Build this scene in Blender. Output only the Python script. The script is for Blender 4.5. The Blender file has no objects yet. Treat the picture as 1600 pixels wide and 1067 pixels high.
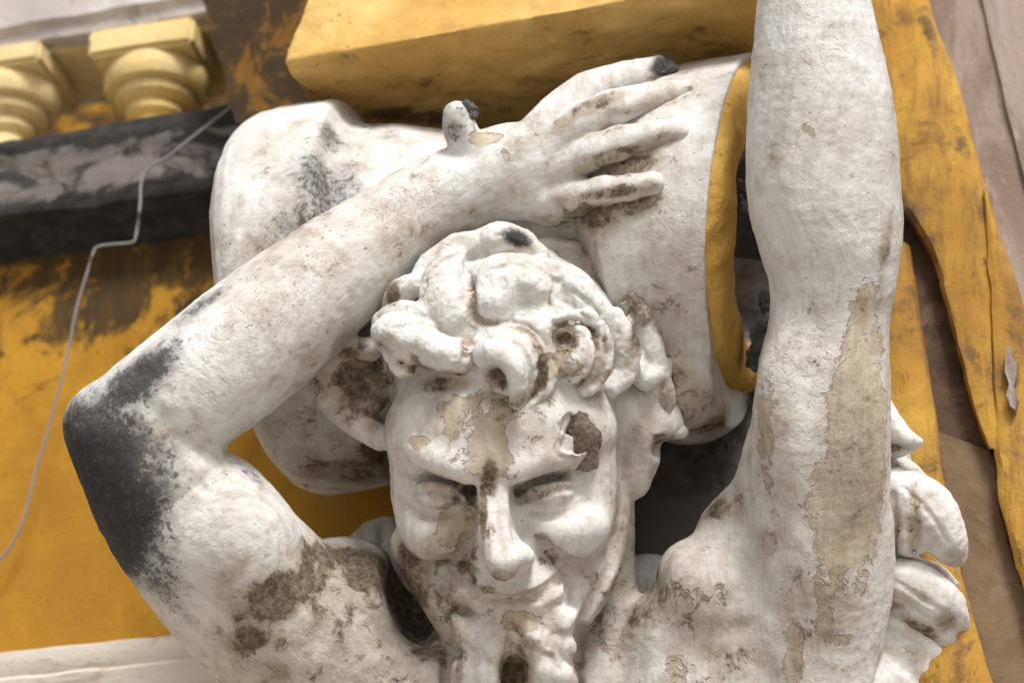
import bpy, bmesh, math, random
import numpy as np
from mathutils import Vector, Matrix

# ------------------------------------------------------------------ camera, sky, sun
sc = bpy.context.scene
D = 5.0                      # camera distance to the figure (m)
TH = math.radians(28)        # camera looks up at the gate
CZ = 4.0                     # height of the figure's face above the ground
FX = Vector((1, 0, 0)); FY = Vector((0, math.cos(TH), math.sin(TH))); FZ = Vector((0, -math.sin(TH), math.cos(TH)))
ORG = Vector((0, 0, CZ))
F2W = np.array([[FX[i], FY[i], FZ[i]] for i in range(3)])     # figure frame (right, away, up in view) -> world
cam = bpy.data.cameras.new('camera'); co = bpy.data.objects.new('camera', cam); sc.collection.objects.link(co)
co.location = ORG - D * FY
co.rotation_euler = Matrix((FX, FZ, -FY)).transposed().to_euler()
cam.sensor_width = 36; cam.lens = 36 * D / 1.6; cam.clip_end = 500
cam.dof.use_dof = True; cam.dof.focus_distance = D - 0.15; cam.dof.aperture_fstop = 2.5
sc.camera = co

SUN_EL, SUN_AZ = 46.0, 166.0     # azimuth measured from +Y (into the scene), clockwise: 180 = from behind the camera
w = bpy.data.worlds.new('World'); sc.world = w; w.use_nodes = True
nt = w.node_tree; bg = nt.nodes['Background']
sky = nt.nodes.new('ShaderNodeTexSky'); sky.sky_type = 'NISHITA'; sky.sun_disc = False
sky.sun_elevation = math.radians(SUN_EL); sky.sun_rotation = math.radians(SUN_AZ)
sky.dust_density = 6.0; sky.ozone_density = 1.0; sky.air_density = 1.0
hs = nt.nodes.new('ShaderNodeHueSaturation'); hs.inputs['Saturation'].default_value = 0.22   # overcast: the blue is veiled
nt.links.new(sky.outputs[0], hs.inputs['Color']); nt.links.new(hs.outputs[0], bg.inputs['Color'])
bg.inputs['Strength'].default_value = 0.052
sd = bpy.data.lights.new('sun', 'SUN'); so = bpy.data.objects.new('sun', sd); sc.collection.objects.link(so)
sd.energy = 1.5; sd.angle = math.radians(13); sd.color = (1, 0.985, 0.96)
az, el = math.radians(SUN_AZ), math.radians(SUN_EL)
sdir = Vector((math.sin(az) * math.cos(el), math.cos(az) * math.cos(el), math.sin(el)))
so.rotation_euler = sdir.to_track_quat('Z', 'Y').to_euler(); so.location = (0, -3, 12)
sc.view_settings.view_transform = 'Standard'; sc.view_settings.look = 'None'
sc.view_settings.exposure = 1.22; sc.view_settings.gamma = 1.0; sc.view_settings.use_curve_mapping = False
sc.cycles.max_bounces = 5; sc.cycles.diffuse_bounces = 3; sc.cycles.adaptive_threshold = 0.025; sc.cycles.use_denoising = True

rng = random.Random(7)
C = sc.collection

# ------------------------------------------------------------------ small helpers
def tag(o, label=None, cat=None, group=None, kind=None):
    if label: o['label'] = label
    if cat: o['category'] = cat
    if group: o['group'] = group
    if kind: o['kind'] = kind
    return o

def empty(name, loc):
    o = bpy.data.objects.new(name, None); C.objects.link(o); o.location = loc; o.empty_display_size = 0.1
    return o

def k_of(d): return (D + d / 1000.0) / D
def p(px, py, d):                       # photo pixel + distance behind the figure plane (mm) -> figure frame (mm)
    k = k_of(d)
    return np.array([(px - 800) * k, d, (533.5 - py) * k])
def to_world(V):                        # figure frame mm -> world m
    return (np.asarray(V) * 0.001) @ F2W.T + np.array([0, 0, CZ])
def pw(px, py, d): return Vector(to_world(p(px, py, d)))

def set_parent(o, par):
    o.parent = par
    o.matrix_parent_inverse = Matrix.Translation(par.location).inverted() if par.type == 'EMPTY' else par.matrix_world.inverted()

def hash3(ix, iy, iz, seed):
    h = (ix.astype(np.int64) * 374761393 + iy.astype(np.int64) * 668265263 + iz.astype(np.int64) * 2147483647 + seed * 974634777) & 0xffffffff
    h = ((h ^ (h >> 13)) * 1274126177) & 0xffffffff
    h = ((h ^ (h >> 16)) * 2246822519) & 0xffffffff
    return ((h ^ (h >> 15)) & 0xffff).astype(np.float32) / 65535.0
def vnoise(P, scale, seed=0):
    q = P / scale; i = np.floor(q).astype(np.int64); f = (q - i).astype(np.float32); f = f * f * (3 - 2 * f)
    out = np.zeros(len(P), np.float32)
    for a in (0, 1):
        for b in (0, 1):
            for c in (0, 1):
                wgt = (f[:, 0] if a else 1 - f[:, 0]) * (f[:, 1] if b else 1 - f[:, 1]) * (f[:, 2] if c else 1 - f[:, 2])
                out += wgt * hash3(i[:, 0] + a, i[:, 1] + b, i[:, 2] + c, seed)
    return out * 2 - 1
def fbm(P, scale, oct=3, seed=0):
    o = 0; a = 1.0
    for j in range(oct):
        o = o + a * vnoise(P, scale, seed + j * 17); scale *= 0.5; a *= 0.5
    return o

# ------------------------------------------------------------------ modelling with distance fields (stucco is modelled by hand, without edges)
def catmull(pts, n=5):
    pts = [np.array(q, float) for q in pts]
    if len(pts) < 3: return pts
    P = [2 * pts[0] - pts[1]] + pts + [2 * pts[-1] - pts[-2]]
    out = []
    for i in range(1, len(P) - 2):
        a, b, c, d = P[i - 1], P[i], P[i + 1], P[i + 2]
        for j in range(n):
            t = j / n
            out.append(0.5 * (2 * b + (c - a) * t + (2 * a - 5 * b + 4 * c - d) * t * t + (3 * b - a - 3 * c + d) * t ** 3))
    out.append(pts[-1]); return out

class Grid:
    def __init__(s, lo, hi, h):
        s.lo = np.array(lo, float); s.h = h
        s.n = np.ceil((np.array(hi, float) - s.lo) / h).astype(int) + 1
        s.ax = [(s.lo[i] + h * np.arange(s.n[i])).astype(np.float32) for i in range(3)]
        s.v = np.full(s.n, 200.0, np.float32); s.furrows = []
    def _sl(s, lo, hi):
        a = np.clip(np.floor((np.array(lo) - s.lo) / s.h).astype(int), 0, s.n)
        b = np.clip(np.ceil((np.array(hi) - s.lo) / s.h).astype(int) + 1, 0, s.n)
        if np.any(b - a < 1): return None
        sl = tuple(slice(a[i], b[i]) for i in range(3))
        X = s.ax[0][sl[0]][:, None, None]; Y = s.ax[1][sl[1]][None, :, None]; Z = s.ax[2][sl[2]][None, None, :]
        return sl, X, Y, Z
    def _mix(s, sl, d, k, cut):
        a = s.v[sl]
        if cut:
            b = -d
            h = np.maximum(k - np.abs(a - b), 0) / k
            s.v[sl] = np.maximum(a, b) + h * h * k * 0.25
        else:
            h = np.maximum(k - np.abs(a - d), 0) / k
            s.v[sl] = np.minimum(a, d) - h * h * k * 0.25
    def ell(s, c, r, rot=0, k=20, cut=False, tilt=0, yaw=0):
        kk = k_of(c[2]); c = p(*c); r = np.array(r, float) * kk         # r = (across, deep, up)
        R = np.array(Matrix.Rotation(math.radians(-rot), 3, 'Y') @ Matrix.Rotation(math.radians(tilt), 3, 'X') @ Matrix.Rotation(math.radians(yaw), 3, 'Z'))
        ext = np.sqrt(((R * r[None, :]) ** 2).sum(1)) + k + 6
        g = s._sl(c - ext, c + ext)
        if g is None: return
        sl, X, Y, Z = g; X = X - c[0]; Y = Y - c[1]; Z = Z - c[2]
        q = [(R[0, j] * X + R[1, j] * Y + R[2, j] * Z).astype(np.float32) for j in range(3)]
        k0 = np.sqrt(sum((q[j] / r[j]) ** 2 for j in range(3)))
        k1 = np.sqrt(sum((q[j] / r[j] ** 2) ** 2 for j in range(3))) + 1e-6
        s._mix(sl, k0 * (k0 - 1) / k1, k, cut)
    def caps(s, pts, k=15, cut=False, flat=1.0, n=5, smooth=True):
        """chain of tapered capsules; pts = (px, py, d, r); flat < 1 squashes it in depth"""
        if smooth: pts = catmull(pts, n)
        Q = [(p(a[0], a[1], a[2]), a[3] * k_of(a[2])) for a in pts]
        A = np.array([q[0] for q in Q]); Rr = np.array([q[1] for q in Q])
        m = k + 6
        g = s._sl((A - Rr[:, None]).min(0) - m, (A + Rr[:, None]).max(0) + m)
        if g is None: return
        sl, X, Y, Z = g
        best = np.full([len(X), Y.shape[1], Z.shape[2]], 300.0, np.float32)
        off = np.array([sl[i].start for i in range(3)])
        for i in range(len(Q) - 1):
            (a, ra), (b, rb) = Q[i], Q[i + 1]
            mm = max(ra, rb) + m
            gg = s._sl(np.minimum(a, b) - mm, np.maximum(a, b) + mm)
            if gg is None: continue
            s2, x, y, z = gg
            loc = tuple(slice(s2[j].start - off[j], s2[j].stop - off[j]) for j in range(3))
            tgt = best[loc]
            if tgt.size == 0: continue
            x = x[:tgt.shape[0]]; y = y[:, :tgt.shape[1]]; z = z[:, :, :tgt.shape[2]]
            ba = b - a; L2 = ba @ ba + 1e-9
            ax_, ay_, az_ = x - a[0], y - a[1], z - a[2]
            t = np.clip((ax_ * ba[0] + ay_ * ba[1] + az_ * ba[2]) / L2, 0, 1).astype(np.float32)
            dy = (ay_ - t * ba[1]) / flat
            dd = np.sqrt((ax_ - t * ba[0]) ** 2 + dy ** 2 + (az_ - t * ba[2]) ** 2) - (ra + (rb - ra) * t)
            np.minimum(tgt, dd, out=tgt)
        s._mix(sl, best, k, cut)
    def front(s, px, py, d=0.0):
        """depth (mm) of the first surface met by the sight line"""
        for _ in range(3):
            q = p(px, py, d); i, l = (int(round((q[j] - s.lo[j]) / s.h)) for j in (0, 2))
            if not (0 <= i < s.n[0] and 0 <= l < s.n[2]): return d
            col = s.v[i, :, l]; m = np.argmax(col < 0)
            if col[m] >= 0: return d
            d = float(s.ax[1][m])
            if m > 0: d -= s.h * float(-col[m] / (col[m - 1] - col[m] + 1e-6))
        return d
    def groove(s, pts, k=6, lift=0.0, smooth=True):
        """cut a furrow along pixel points (px, py, r) lying on the surface"""
        P = catmull([(q[0], q[1], q[2]) for q in pts], 5) if smooth and len(pts) > 2 else pts
        P = [(q[0], q[1], s.front(q[0], q[1]) - lift * q[2], q[2]) for q in P]
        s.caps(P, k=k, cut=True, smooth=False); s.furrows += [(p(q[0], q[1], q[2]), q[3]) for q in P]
    def ridge(s, pts, k=8, sink=0.3, flat=1.0):
        """lay a roll along pixel points (px, py, r) on the surface, sunk by a share of its radius"""
        P = catmull([(q[0], q[1], q[2]) for q in pts], 5) if len(pts) > 2 else pts
        s.caps([(q[0], q[1], s.front(q[0], q[1]) + sink * q[2], q[2]) for q in P], k=k, flat=flat, smooth=False)
    def sink(s, px, py, rx, rz, depth, seed, rag=0.35):
        """lower the surface inside a ragged outline: a coat of plaster that has fallen off"""
        d0 = s.front(px, py); c = p(px, py, d0); e = max(rx, rz) * 1.6
        sl, X, Y, Z = s._sl(c - np.array([e, 40, e]), c + np.array([e, 60, e]))
        gx, gz = np.meshgrid(X.ravel(), Z.ravel(), indexing='ij')
        n_ = fbm(np.stack([gx.ravel(), gz.ravel(), 0 * gx.ravel()], 1), 26, 3, seed).reshape(gx.shape)
        r = np.sqrt(((gx - c[0]) / rx) ** 2 + ((gz - c[2]) / rz) ** 2) + rag * n_
        s.v[sl] += (depth * np.clip((1.0 - r) * 8, 0, 1)).astype(np.float32)[:, None, :]
    def plane_cut(s, c, n):
        d = (s.ax[0] - c[0])[:, None, None] * n[0] + (s.ax[1] - c[1])[None, :, None] * n[1] + (s.ax[2] - c[2])[None, None, :] * n[2]
        np.maximum(s.v, d.astype(np.float32), out=s.v)
    def lathe(s, a, b, prof, k=10):
        """surface of revolution about a -> b (figure frame mm); prof = [(t 0..1, radius)]"""
        ax = b - a; L = np.linalg.norm(ax); ax = ax / L
        T = np.array([q[0] for q in prof]) * L; R = np.array([q[1] * k_of(a[1] + (b[1] - a[1]) * q[0]) for q in prof])
        m = R.max() + 25
        g = s._sl(np.minimum(a, b) - m, np.maximum(a, b) + m)
        sl, X, Y, Z = g; X = X - a[0]; Y = Y - a[1]; Z = Z - a[2]
        t = (X * ax[0] + Y * ax[1] + Z * ax[2])
        r = np.sqrt(np.maximum(X * X + Y * Y + Z * Z - t * t, 0))
        d = (r - np.interp(t, T, R)) * 0.8
        d = np.maximum(d, np.maximum(T[0] - t, t - T[-1])).astype(np.float32)
        s._mix(sl, d, k, False)
    def mesh(s):
        v = s.v
        v[0] = v[-1] = 50; v[:, 0] = v[:, -1] = 50; v[:, :, 0] = v[:, :, -1] = 50
        ins = v < 0
        c = [ins[i:i + v.shape[0] - 1, j:j + v.shape[1] - 1, l:l + v.shape[2] - 1] for i in (0, 1) for j in (0, 1) for l in (0, 1)]
        al = c[0].copy(); an = c[0].copy()
        for q in c[1:]: al &= q; an |= q
        act = an & ~al
        idx = np.argwhere(act)
        ids = np.full(act.shape, -1, np.int32); ids[act] = np.arange(len(idx), dtype=np.int32)
        cv = np.stack([v[idx[:, 0] + i, idx[:, 1] + j, idx[:, 2] + l] for i in (0, 1) for j in (0, 1) for l in (0, 1)], 1)
        corner = np.array([(i, j, l) for i in (0, 1) for j in (0, 1) for l in (0, 1)], np.float32)
        acc = np.zeros((len(idx), 3), np.float32); cnt = np.zeros(len(idx), np.float32)
        for e in range(8):
            for f in range(e + 1, 8):
                if np.abs(corner[e] - corner[f]).sum() != 1: continue
                a, b = cv[:, e], cv[:, f]; m = (a < 0) != (b < 0)
                t = np.where(m, a / np.where(m, a - b, 1), 0)
                acc += m[:, None] * (corner[e] + t[:, None] * (corner[f] - corner[e])); cnt += m
        V = s.lo + s.h * (idx + acc / cnt[:, None])
        F = []
        for axis in range(3):
            o = [1, 1, 1]; o[axis] = 0
            A = [slice(1, v.shape[i] - 1) for i in range(3)]; B = list(A)
            A[axis] = slice(0, v.shape[axis] - 1); B[axis] = slice(1, v.shape[axis])
            a, b = ins[tuple(A)], ins[tuple(B)]
            e = np.argwhere(a != b); flip = a[a != b]
            base = e.copy(); 
            for i in range(3):
                if i != axis: base[:, i] += 1
            u, w_ = [i for i in range(3) if i != axis]
            def cell(du, dw):
                q = base.copy(); q[:, u] -= du; q[:, w_] -= dw
                return ids[q[:, 0], q[:, 1], q[:, 2]]
            quad = np.stack([cell(1, 1), cell(0, 1), cell(0, 0), cell(1, 0)], 1)
            fl = flip if axis != 1 else ~flip
            quad[~fl] = quad[~fl][:, ::-1]
            F.append(quad)
        F = np.concatenate(F)
        F = F[(F >= 0).all(1)]
        return V, F

def np_mesh(name, V, F, mat, parent=None, origin=None):
    """V in world metres"""
    me = bpy.data.meshes.new(name)
    o_ = np.array(origin if origin is not None else (0, 0, 0), float)
    V = np.asarray(V) - o_
    nf, ns = F.shape
    me.vertices.add(len(V)); me.vertices.foreach_set('co', V.astype(np.float32).ravel())
    me.loops.add(nf * ns); me.loops.foreach_set('vertex_index', F.astype(np.int32).ravel())
    me.polygons.add(nf); me.polygons.foreach_set('loop_start', np.arange(0, nf * ns, ns, dtype=np.int32))
    me.polygons.foreach_set('use_smooth', np.ones(nf, bool))
    me.update(calc_edges=True); me.validate()
    if mat: me.materials.append(mat)
    o = bpy.data.objects.new(name, me); C.objects.link(o); o.location = o_
    if parent: set_parent(o, parent)
    return o

def roughen(V, F, amps, seed=0):
    """push stucco in and out along its normals; amps = [(scale mm, amount mm)]"""
    a, b, c, d = (V[F[:, i]] for i in range(4))
    fn = np.cross(c - a, d - b)
    N = np.zeros_like(V)
    for i in range(4): np.add.at(N, F[:, i], fn)
    N /= np.linalg.norm(N, axis=1)[:, None] + 1e-9
    disp = 0
    for j, (s_, a_) in enumerate(amps): disp = disp + a_ * vnoise(V, s_, seed + 31 * j)
    return V + N * disp[:, None], N

def stain_shade(V, specs, chans, wash=True):
    """weathering and painted-shade masks: each spec = (channel, px, py, rx, ry, angle, strength); centre is laid on the surface, falls off in 3-D"""
    out = {c: np.zeros(len(V), np.float32) for c in chans}
    if wash: out['brown'] += np.clip(0.17 + 0.20 * fbm(V, 170, 3, 8) + 0.18 * fbm(V, 45, 3, 9), 0, 0.6)
    k = (D * 1000 + V[:, 1]) / (D * 1000); PX = V[:, 0] / k + 800; PY = 533.5 - V[:, 2] / k
    for ch, px, py, rx, ry, ang, st in specs:
        m = (np.abs(PX - px) < 7) & (np.abs(PY - py) < 7)
        if not m.any(): continue
        d0 = V[m, 1].min(); c = p(px, py, d0)
        q = V - c; ca, sa = math.cos(math.radians(ang)), math.sin(math.radians(ang))
        u = q[:, 0] * ca + q[:, 2] * sa; w_ = -q[:, 0] * sa + q[:, 2] * ca
        rd = max(min(rx, ry) * 1.6, 45)
        r = np.sqrt((u / rx) ** 2 + (w_ / ry) ** 2 + (q[:, 1] / rd) ** 2)
        mk = st * np.clip(1.5 - r, 0, 1) 
        np.maximum(out[ch], mk, out=out[ch])
    return out
LIMBS = [((186, 682, -122), (800, 268, 35), 115), ((212, 705, -120), (560, 1060, 10), 150), ((1275, -80, -130), (1275, 1100, -100), 135)]
def finish(o, V, specs, limbs=False, furrows=(), packed=0.0):
    """weathering and painted-shade masks plus the direction in which the brush was drawn (along a limb, otherwise downwards)"""
    M_ = stain_shade(V, specs, CH)
    if packed:                                        # dirt in the carved furrows, also painting their crease shade
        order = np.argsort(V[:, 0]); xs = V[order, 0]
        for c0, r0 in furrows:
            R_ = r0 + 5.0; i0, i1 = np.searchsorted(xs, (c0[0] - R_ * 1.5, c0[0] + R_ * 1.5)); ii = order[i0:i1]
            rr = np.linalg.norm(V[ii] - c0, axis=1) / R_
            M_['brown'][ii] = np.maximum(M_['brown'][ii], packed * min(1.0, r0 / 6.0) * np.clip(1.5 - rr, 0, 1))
    for c in CH: put_attr(o, c, M_[c])
    fl = V * np.array([1, 1, 0.12]) * 0.001
    if limbs:
        for a_, b_, r_ in LIMBS:
            A, B = p(*a_), p(*b_); ax = (B - A); L = np.linalg.norm(ax); ax /= L
            q = V - A; t = q @ ax; rad = q - t[:, None] * ax
            rn = np.linalg.norm(rad, axis=1)
            m = np.clip((r_ + 70 - rn) / 90, 0, 1) * np.clip((t + 120) / 90, 0, 1) * np.clip((L + 90 - t) / 90, 0, 1); m = (m * m * (3 - 2 * m))[:, None]
            fl = fl * (1 - m) + m * (q - 0.88 * t[:, None] * ax) * 0.001
    at = o.data.attributes.new('flow', 'FLOAT_VECTOR', 'POINT'); at.data.foreach_set('vector', fl.astype(np.float32).ravel())
def put_attr(o, name, arr):
    a = o.data.attributes.new(name, 'FLOAT', 'POINT'); a.data.foreach_set('value', arr.astype(np.float32))

# ------------------------------------------------------------------ materials
class NB:
    def __init__(s, name):
        s.m = bpy.data.materials.new(name); s.m.use_nodes = True; s.t = s.m.node_tree
        s.b = s.t.nodes['Principled BSDF']; s.b.inputs['Roughness'].default_value = 0.85
        s.b.inputs['Specular IOR Level'].default_value = 0.25
        s.tc = s.t.nodes.new('ShaderNodeTexCoord')
    def n(s, ty, **kw):
        o = s.t.nodes.new('ShaderNode' + ty)
        for a, b in kw.items(): setattr(o, a, b)
        return o
    def l(s, a, b): s.t.links.new(a, b)
    def vec(s, scale=(1, 1, 1), rot=(0, 0, 0), src='Object'):
        m = s.n('Mapping'); s.l(s.tc.outputs[src], m.inputs[0]); m.inputs['Scale'].default_value = scale
        m.inputs['Rotation'].default_value = [math.radians(a) for a in rot]
        return m.outputs[0]
    def noise(s, scale, detail=4, rough=0.6, vec=None, dist=0.0):
        o = s.n('TexNoise'); o.inputs['Scale'].default_value = scale; o.inputs['Detail'].default_value = detail
        o.inputs['Roughness'].default_value = rough; o.inputs['Distortion'].default_value = dist
        s.l(vec if vec is not None else s.tc.outputs['Object'], o.inputs['Vector']); return o.outputs['Fac']
    def ramp(s, fac, lo, hi, a=0.0, b=1.0):
        o = s.n('MapRange'); o.interpolation_type = 'SMOOTHSTEP'
        for q, v in zip(('From Min', 'From Max', 'To Min', 'To Max'), (lo, hi, a, b)): o.inputs[q].default_value = v
        s.l(fac, o.inputs['Value']); return o.outputs[0]
    def math(s, op, a, b=None, clamp=False):
        o = s.n('Math', operation=op, use_clamp=clamp)
        for i, q in enumerate((a, b)):
            if q is None: continue
            if isinstance(q, (int, float)): o.inputs[i].default_value = q
            else: s.l(q, o.inputs[i])
        return o.outputs[0]
    def mix(s, fac, a, b):
        o = s.n('Mix', data_type='RGBA')
        for i, q in ((0, fac), (6, a), (7, b)):
            if isinstance(q, (int, float)): o.inputs[i].default_value = q
            elif isinstance(q, tuple): o.inputs[i].default_value = (*q, 1)
            else: s.l(q, o.inputs[i])
        return o.outputs[2]
    def attr(s, name):
        o = s.n('Attribute', attribute_name=name); return o.outputs['Fac']
    def voro_edge(s, scale, vec=None):
        o = s.n('TexVoronoi', feature='DISTANCE_TO_EDGE'); o.inputs['Scale'].default_value = scale
        s.l(vec if vec is not None else s.tc.outputs['Object'], o.inputs['Vector']); return o.outputs['Distance']
    def bump(s, h, strength, dist=0.002, prev=None):
        o = s.n('Bump'); o.inputs['Strength'].default_value = strength; o.inputs['Distance'].default_value = dist
        s.l(h, o.inputs['Height'])
        if prev is not None: s.l(prev, o.inputs['Normal'])
        return o.outputs[0]
    def out(s, col, nrm=None, rough=None):
        if isinstance(col, tuple): s.b.inputs['Base Color'].default_value = (*col, 1)
        else: s.l(col, s.b.inputs['Base Color'])
        if nrm is not None: s.l(nrm, s.b.inputs['Normal'])
        if rough is not None:
            if isinstance(rough, (int, float)): s.b.inputs['Roughness'].default_value = rough
            else: s.l(rough, s.b.inputs['Roughness'])
        return s.m

CH = ('beige', 'brown', 'mold_shade', 'crack', 'peel')
def limewash():
    """old limewash over stucco; five masks on the object say where the coats are gone, dirty or painted with shade"""
    b = NB('weathered_limewash')
    big = b.noise(5, 3, 0.65); mid = b.noise(30, 4, 0.7); fine = b.noise(190, 3, 0.7)
    fa = b.n('Attribute', attribute_name='flow'); brush = b.noise(85, 3, 0.65, fa.outputs['Vector'])
    rag = b.noise(24, 5, 0.74, dist=0.4)            # shared ragged edge
    rag2 = b.noise(85, 5, 0.78)
    col = b.mix(b.ramp(big, 0.38, 0.66), (0.66, 0.655, 0.645), (0.56, 0.53, 0.49))
    col = b.mix(b.math('MULTIPLY', b.ramp(mid, 0.50, 0.76), 0.42), col, (0.47, 0.41, 0.335))
    col = b.mix(b.math('MULTIPLY', b.ramp(rag, 0.52, 0.70), 0.42), col, (0.34, 0.285, 0.22))
    col = b.mix(b.math('MULTIPLY', b.ramp(brush, 0.52, 0.70), 0.38), col, (0.42, 0.37, 0.31))
    run = b.n('VectorMath', operation='MULTIPLY'); run.inputs[1].default_value = (1, 1, 0.6); b.l(fa.outputs['Vector'], run.inputs[0])
    col = b.mix(b.math('MULTIPLY', b.ramp(b.noise(22, 4, 0.68, run.outputs[0]), 0.48, 0.68), 0.34), col, (0.345, 0.305, 0.255))
    # exposed older coat: crisp, ragged edge
    be = b.math('ADD', b.attr('beige'), b.math('MULTIPLY', b.math('SUBTRACT', rag, 0.5), 1.5))
    bem = b.ramp(be, 0.46, 0.53)
    bcol = b.mix(b.ramp(b.math('ADD', b.math('MULTIPLY', mid, 0.5), b.math('MULTIPLY', brush, 0.5)), 0.42, 0.60), (0.37, 0.29, 0.19), (0.54, 0.475, 0.37))
    col = b.mix(b.math('MULTIPLY', bem, 0.8), col, bcol)
    # brown dirt and painted shade: a stained halo, then a mottled core
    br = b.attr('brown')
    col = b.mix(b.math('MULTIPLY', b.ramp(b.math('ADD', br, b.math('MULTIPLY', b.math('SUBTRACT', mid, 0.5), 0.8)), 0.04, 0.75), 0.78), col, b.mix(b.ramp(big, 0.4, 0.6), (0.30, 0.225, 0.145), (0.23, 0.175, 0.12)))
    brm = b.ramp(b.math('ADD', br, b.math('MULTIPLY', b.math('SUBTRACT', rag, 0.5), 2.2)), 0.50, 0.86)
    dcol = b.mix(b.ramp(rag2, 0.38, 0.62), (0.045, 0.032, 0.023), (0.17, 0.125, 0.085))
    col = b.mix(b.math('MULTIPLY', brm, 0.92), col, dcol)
    # black mould, and painted shade of the scroll hollow: grey halo, core breaking up in specks
    mo = b.attr('mold_shade')
    col = b.mix(b.math('MULTIPLY', b.ramp(b.math('ADD', mo, b.math('MULTIPLY', b.math('SUBTRACT', rag, 0.5), 0.9)), 0.08, 1.0), 0.88), col, (0.06, 0.056, 0.054))
    mom = b.math('MAXIMUM', b.math('MULTIPLY', b.ramp(b.math('ADD', mo, b.math('MULTIPLY', b.math('SUBTRACT', rag2, 0.5), 2.4)), 0.50, 0.78), 0.85), b.math('MULTIPLY', b.ramp(b.math('ADD', mo, b.math('MULTIPLY', b.math('SUBTRACT', rag, 0.5), 0.8)), 0.40, 1.2), b.ramp(rag2, 0.30, 0.52, 0.45, 1.0)))
    col = b.mix(b.math('MULTIPLY', mom, 0.93), col, b.mix(b.ramp(rag2, 0.42, 0.66), (0.012, 0.011, 0.012), (0.05, 0.046, 0.046)))
    # pits and specks
    pit = b.math('MULTIPLY', b.ramp(b.noise(130, 1, 0.4), 0.72, 0.80), b.ramp(big, 0.42, 0.6))
    col = b.mix(b.math('MULTIPLY', pit, 0.5), col, (0.13, 0.10, 0.08))
    # fine crazing
    wn = b.n('TexNoise'); wn.inputs['Scale'].default_value = 60; wn.inputs['Detail'].default_value = 2; b.l(b.tc.outputs['Object'], wn.inputs['Vector'])
    sc_ = b.n('VectorMath', operation='SCALE'); sc_.inputs['Scale'].default_value = 0.02; b.l(wn.outputs['Color'], sc_.inputs[0])
    cv = b.n('VectorMath', operation='ADD'); b.l(b.tc.outputs['Object'], cv.inputs[0]); b.l(sc_.outputs[0], cv.inputs[1])
    cl = b.ramp(b.voro_edge(105, cv.outputs[0]), 0.01, 0.07, 1.0, 0.0)
    cm = b.math('MULTIPLY', cl, b.ramp(b.math('ADD', b.attr('crack'), b.math('MULTIPLY', b.math('SUBTRACT', rag2, 0.5), 2.0)), 0.42, 0.95))
    col = b.mix(b.math('MULTIPLY', cm, 0.75), col, (0.17, 0.135, 0.10))
    # relief
    h = b.math('ADD', b.math('MULTIPLY', mid, 0.5), b.math('MULTIPLY', fine, 0.42))
    h = b.math('ADD', h, b.math('MULTIPLY', brush, 0.42))
    h = b.math('SUBTRACT', h, b.math('MULTIPLY', bem, 1.5))
    h = b.math('ADD', h, b.math('MULTIPLY', b.math('MULTIPLY', b.attr('peel'), b.ramp(rag, 0.46, 0.52)), 0.55))
    h = b.math('SUBTRACT', h, b.math('MULTIPLY', pit, 0.7))
    return b.out(col, b.bump(h, 0.8, 0.0035), 0.8)
M_LIME = limewash()

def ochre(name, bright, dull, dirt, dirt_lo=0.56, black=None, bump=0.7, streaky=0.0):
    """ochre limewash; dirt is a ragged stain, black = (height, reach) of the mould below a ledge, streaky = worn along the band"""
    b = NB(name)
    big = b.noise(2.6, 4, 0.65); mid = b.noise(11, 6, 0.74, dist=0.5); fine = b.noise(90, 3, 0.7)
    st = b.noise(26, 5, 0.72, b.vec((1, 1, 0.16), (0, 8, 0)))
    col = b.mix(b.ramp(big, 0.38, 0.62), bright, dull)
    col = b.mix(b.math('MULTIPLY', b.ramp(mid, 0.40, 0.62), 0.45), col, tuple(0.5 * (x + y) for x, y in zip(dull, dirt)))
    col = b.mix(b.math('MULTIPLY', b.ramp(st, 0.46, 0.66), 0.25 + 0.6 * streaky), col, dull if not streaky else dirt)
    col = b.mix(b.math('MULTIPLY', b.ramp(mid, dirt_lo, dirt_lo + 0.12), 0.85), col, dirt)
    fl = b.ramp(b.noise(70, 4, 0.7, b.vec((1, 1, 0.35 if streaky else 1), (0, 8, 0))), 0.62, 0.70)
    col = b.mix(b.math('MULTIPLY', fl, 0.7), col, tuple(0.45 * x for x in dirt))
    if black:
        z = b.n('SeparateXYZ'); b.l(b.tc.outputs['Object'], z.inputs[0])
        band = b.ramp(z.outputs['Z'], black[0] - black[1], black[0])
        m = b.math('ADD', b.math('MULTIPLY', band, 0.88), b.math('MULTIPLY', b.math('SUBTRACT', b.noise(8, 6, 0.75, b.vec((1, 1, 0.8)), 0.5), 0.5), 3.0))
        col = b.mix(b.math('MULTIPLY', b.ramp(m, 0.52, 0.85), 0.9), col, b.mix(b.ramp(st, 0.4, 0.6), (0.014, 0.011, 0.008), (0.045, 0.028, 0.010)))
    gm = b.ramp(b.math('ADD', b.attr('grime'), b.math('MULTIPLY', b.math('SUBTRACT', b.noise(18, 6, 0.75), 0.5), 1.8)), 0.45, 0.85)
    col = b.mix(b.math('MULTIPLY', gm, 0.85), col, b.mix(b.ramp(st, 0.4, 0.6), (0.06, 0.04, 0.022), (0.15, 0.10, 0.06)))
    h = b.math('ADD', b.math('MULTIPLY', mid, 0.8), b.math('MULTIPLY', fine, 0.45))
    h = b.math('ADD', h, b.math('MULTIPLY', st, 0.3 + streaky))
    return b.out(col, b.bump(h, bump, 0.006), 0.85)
M_WALL = ochre('ochre_wall', (0.40, 0.20, 0.016), (0.31, 0.148, 0.012), (0.20, 0.09, 0.012), 0.62, black=(0.36, 0.50))
M_BLOCK = ochre('ochre_block', (0.62, 0.42, 0.155), (0.52, 0.31, 0.085), (0.20, 0.11, 0.035), 0.58)
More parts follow.
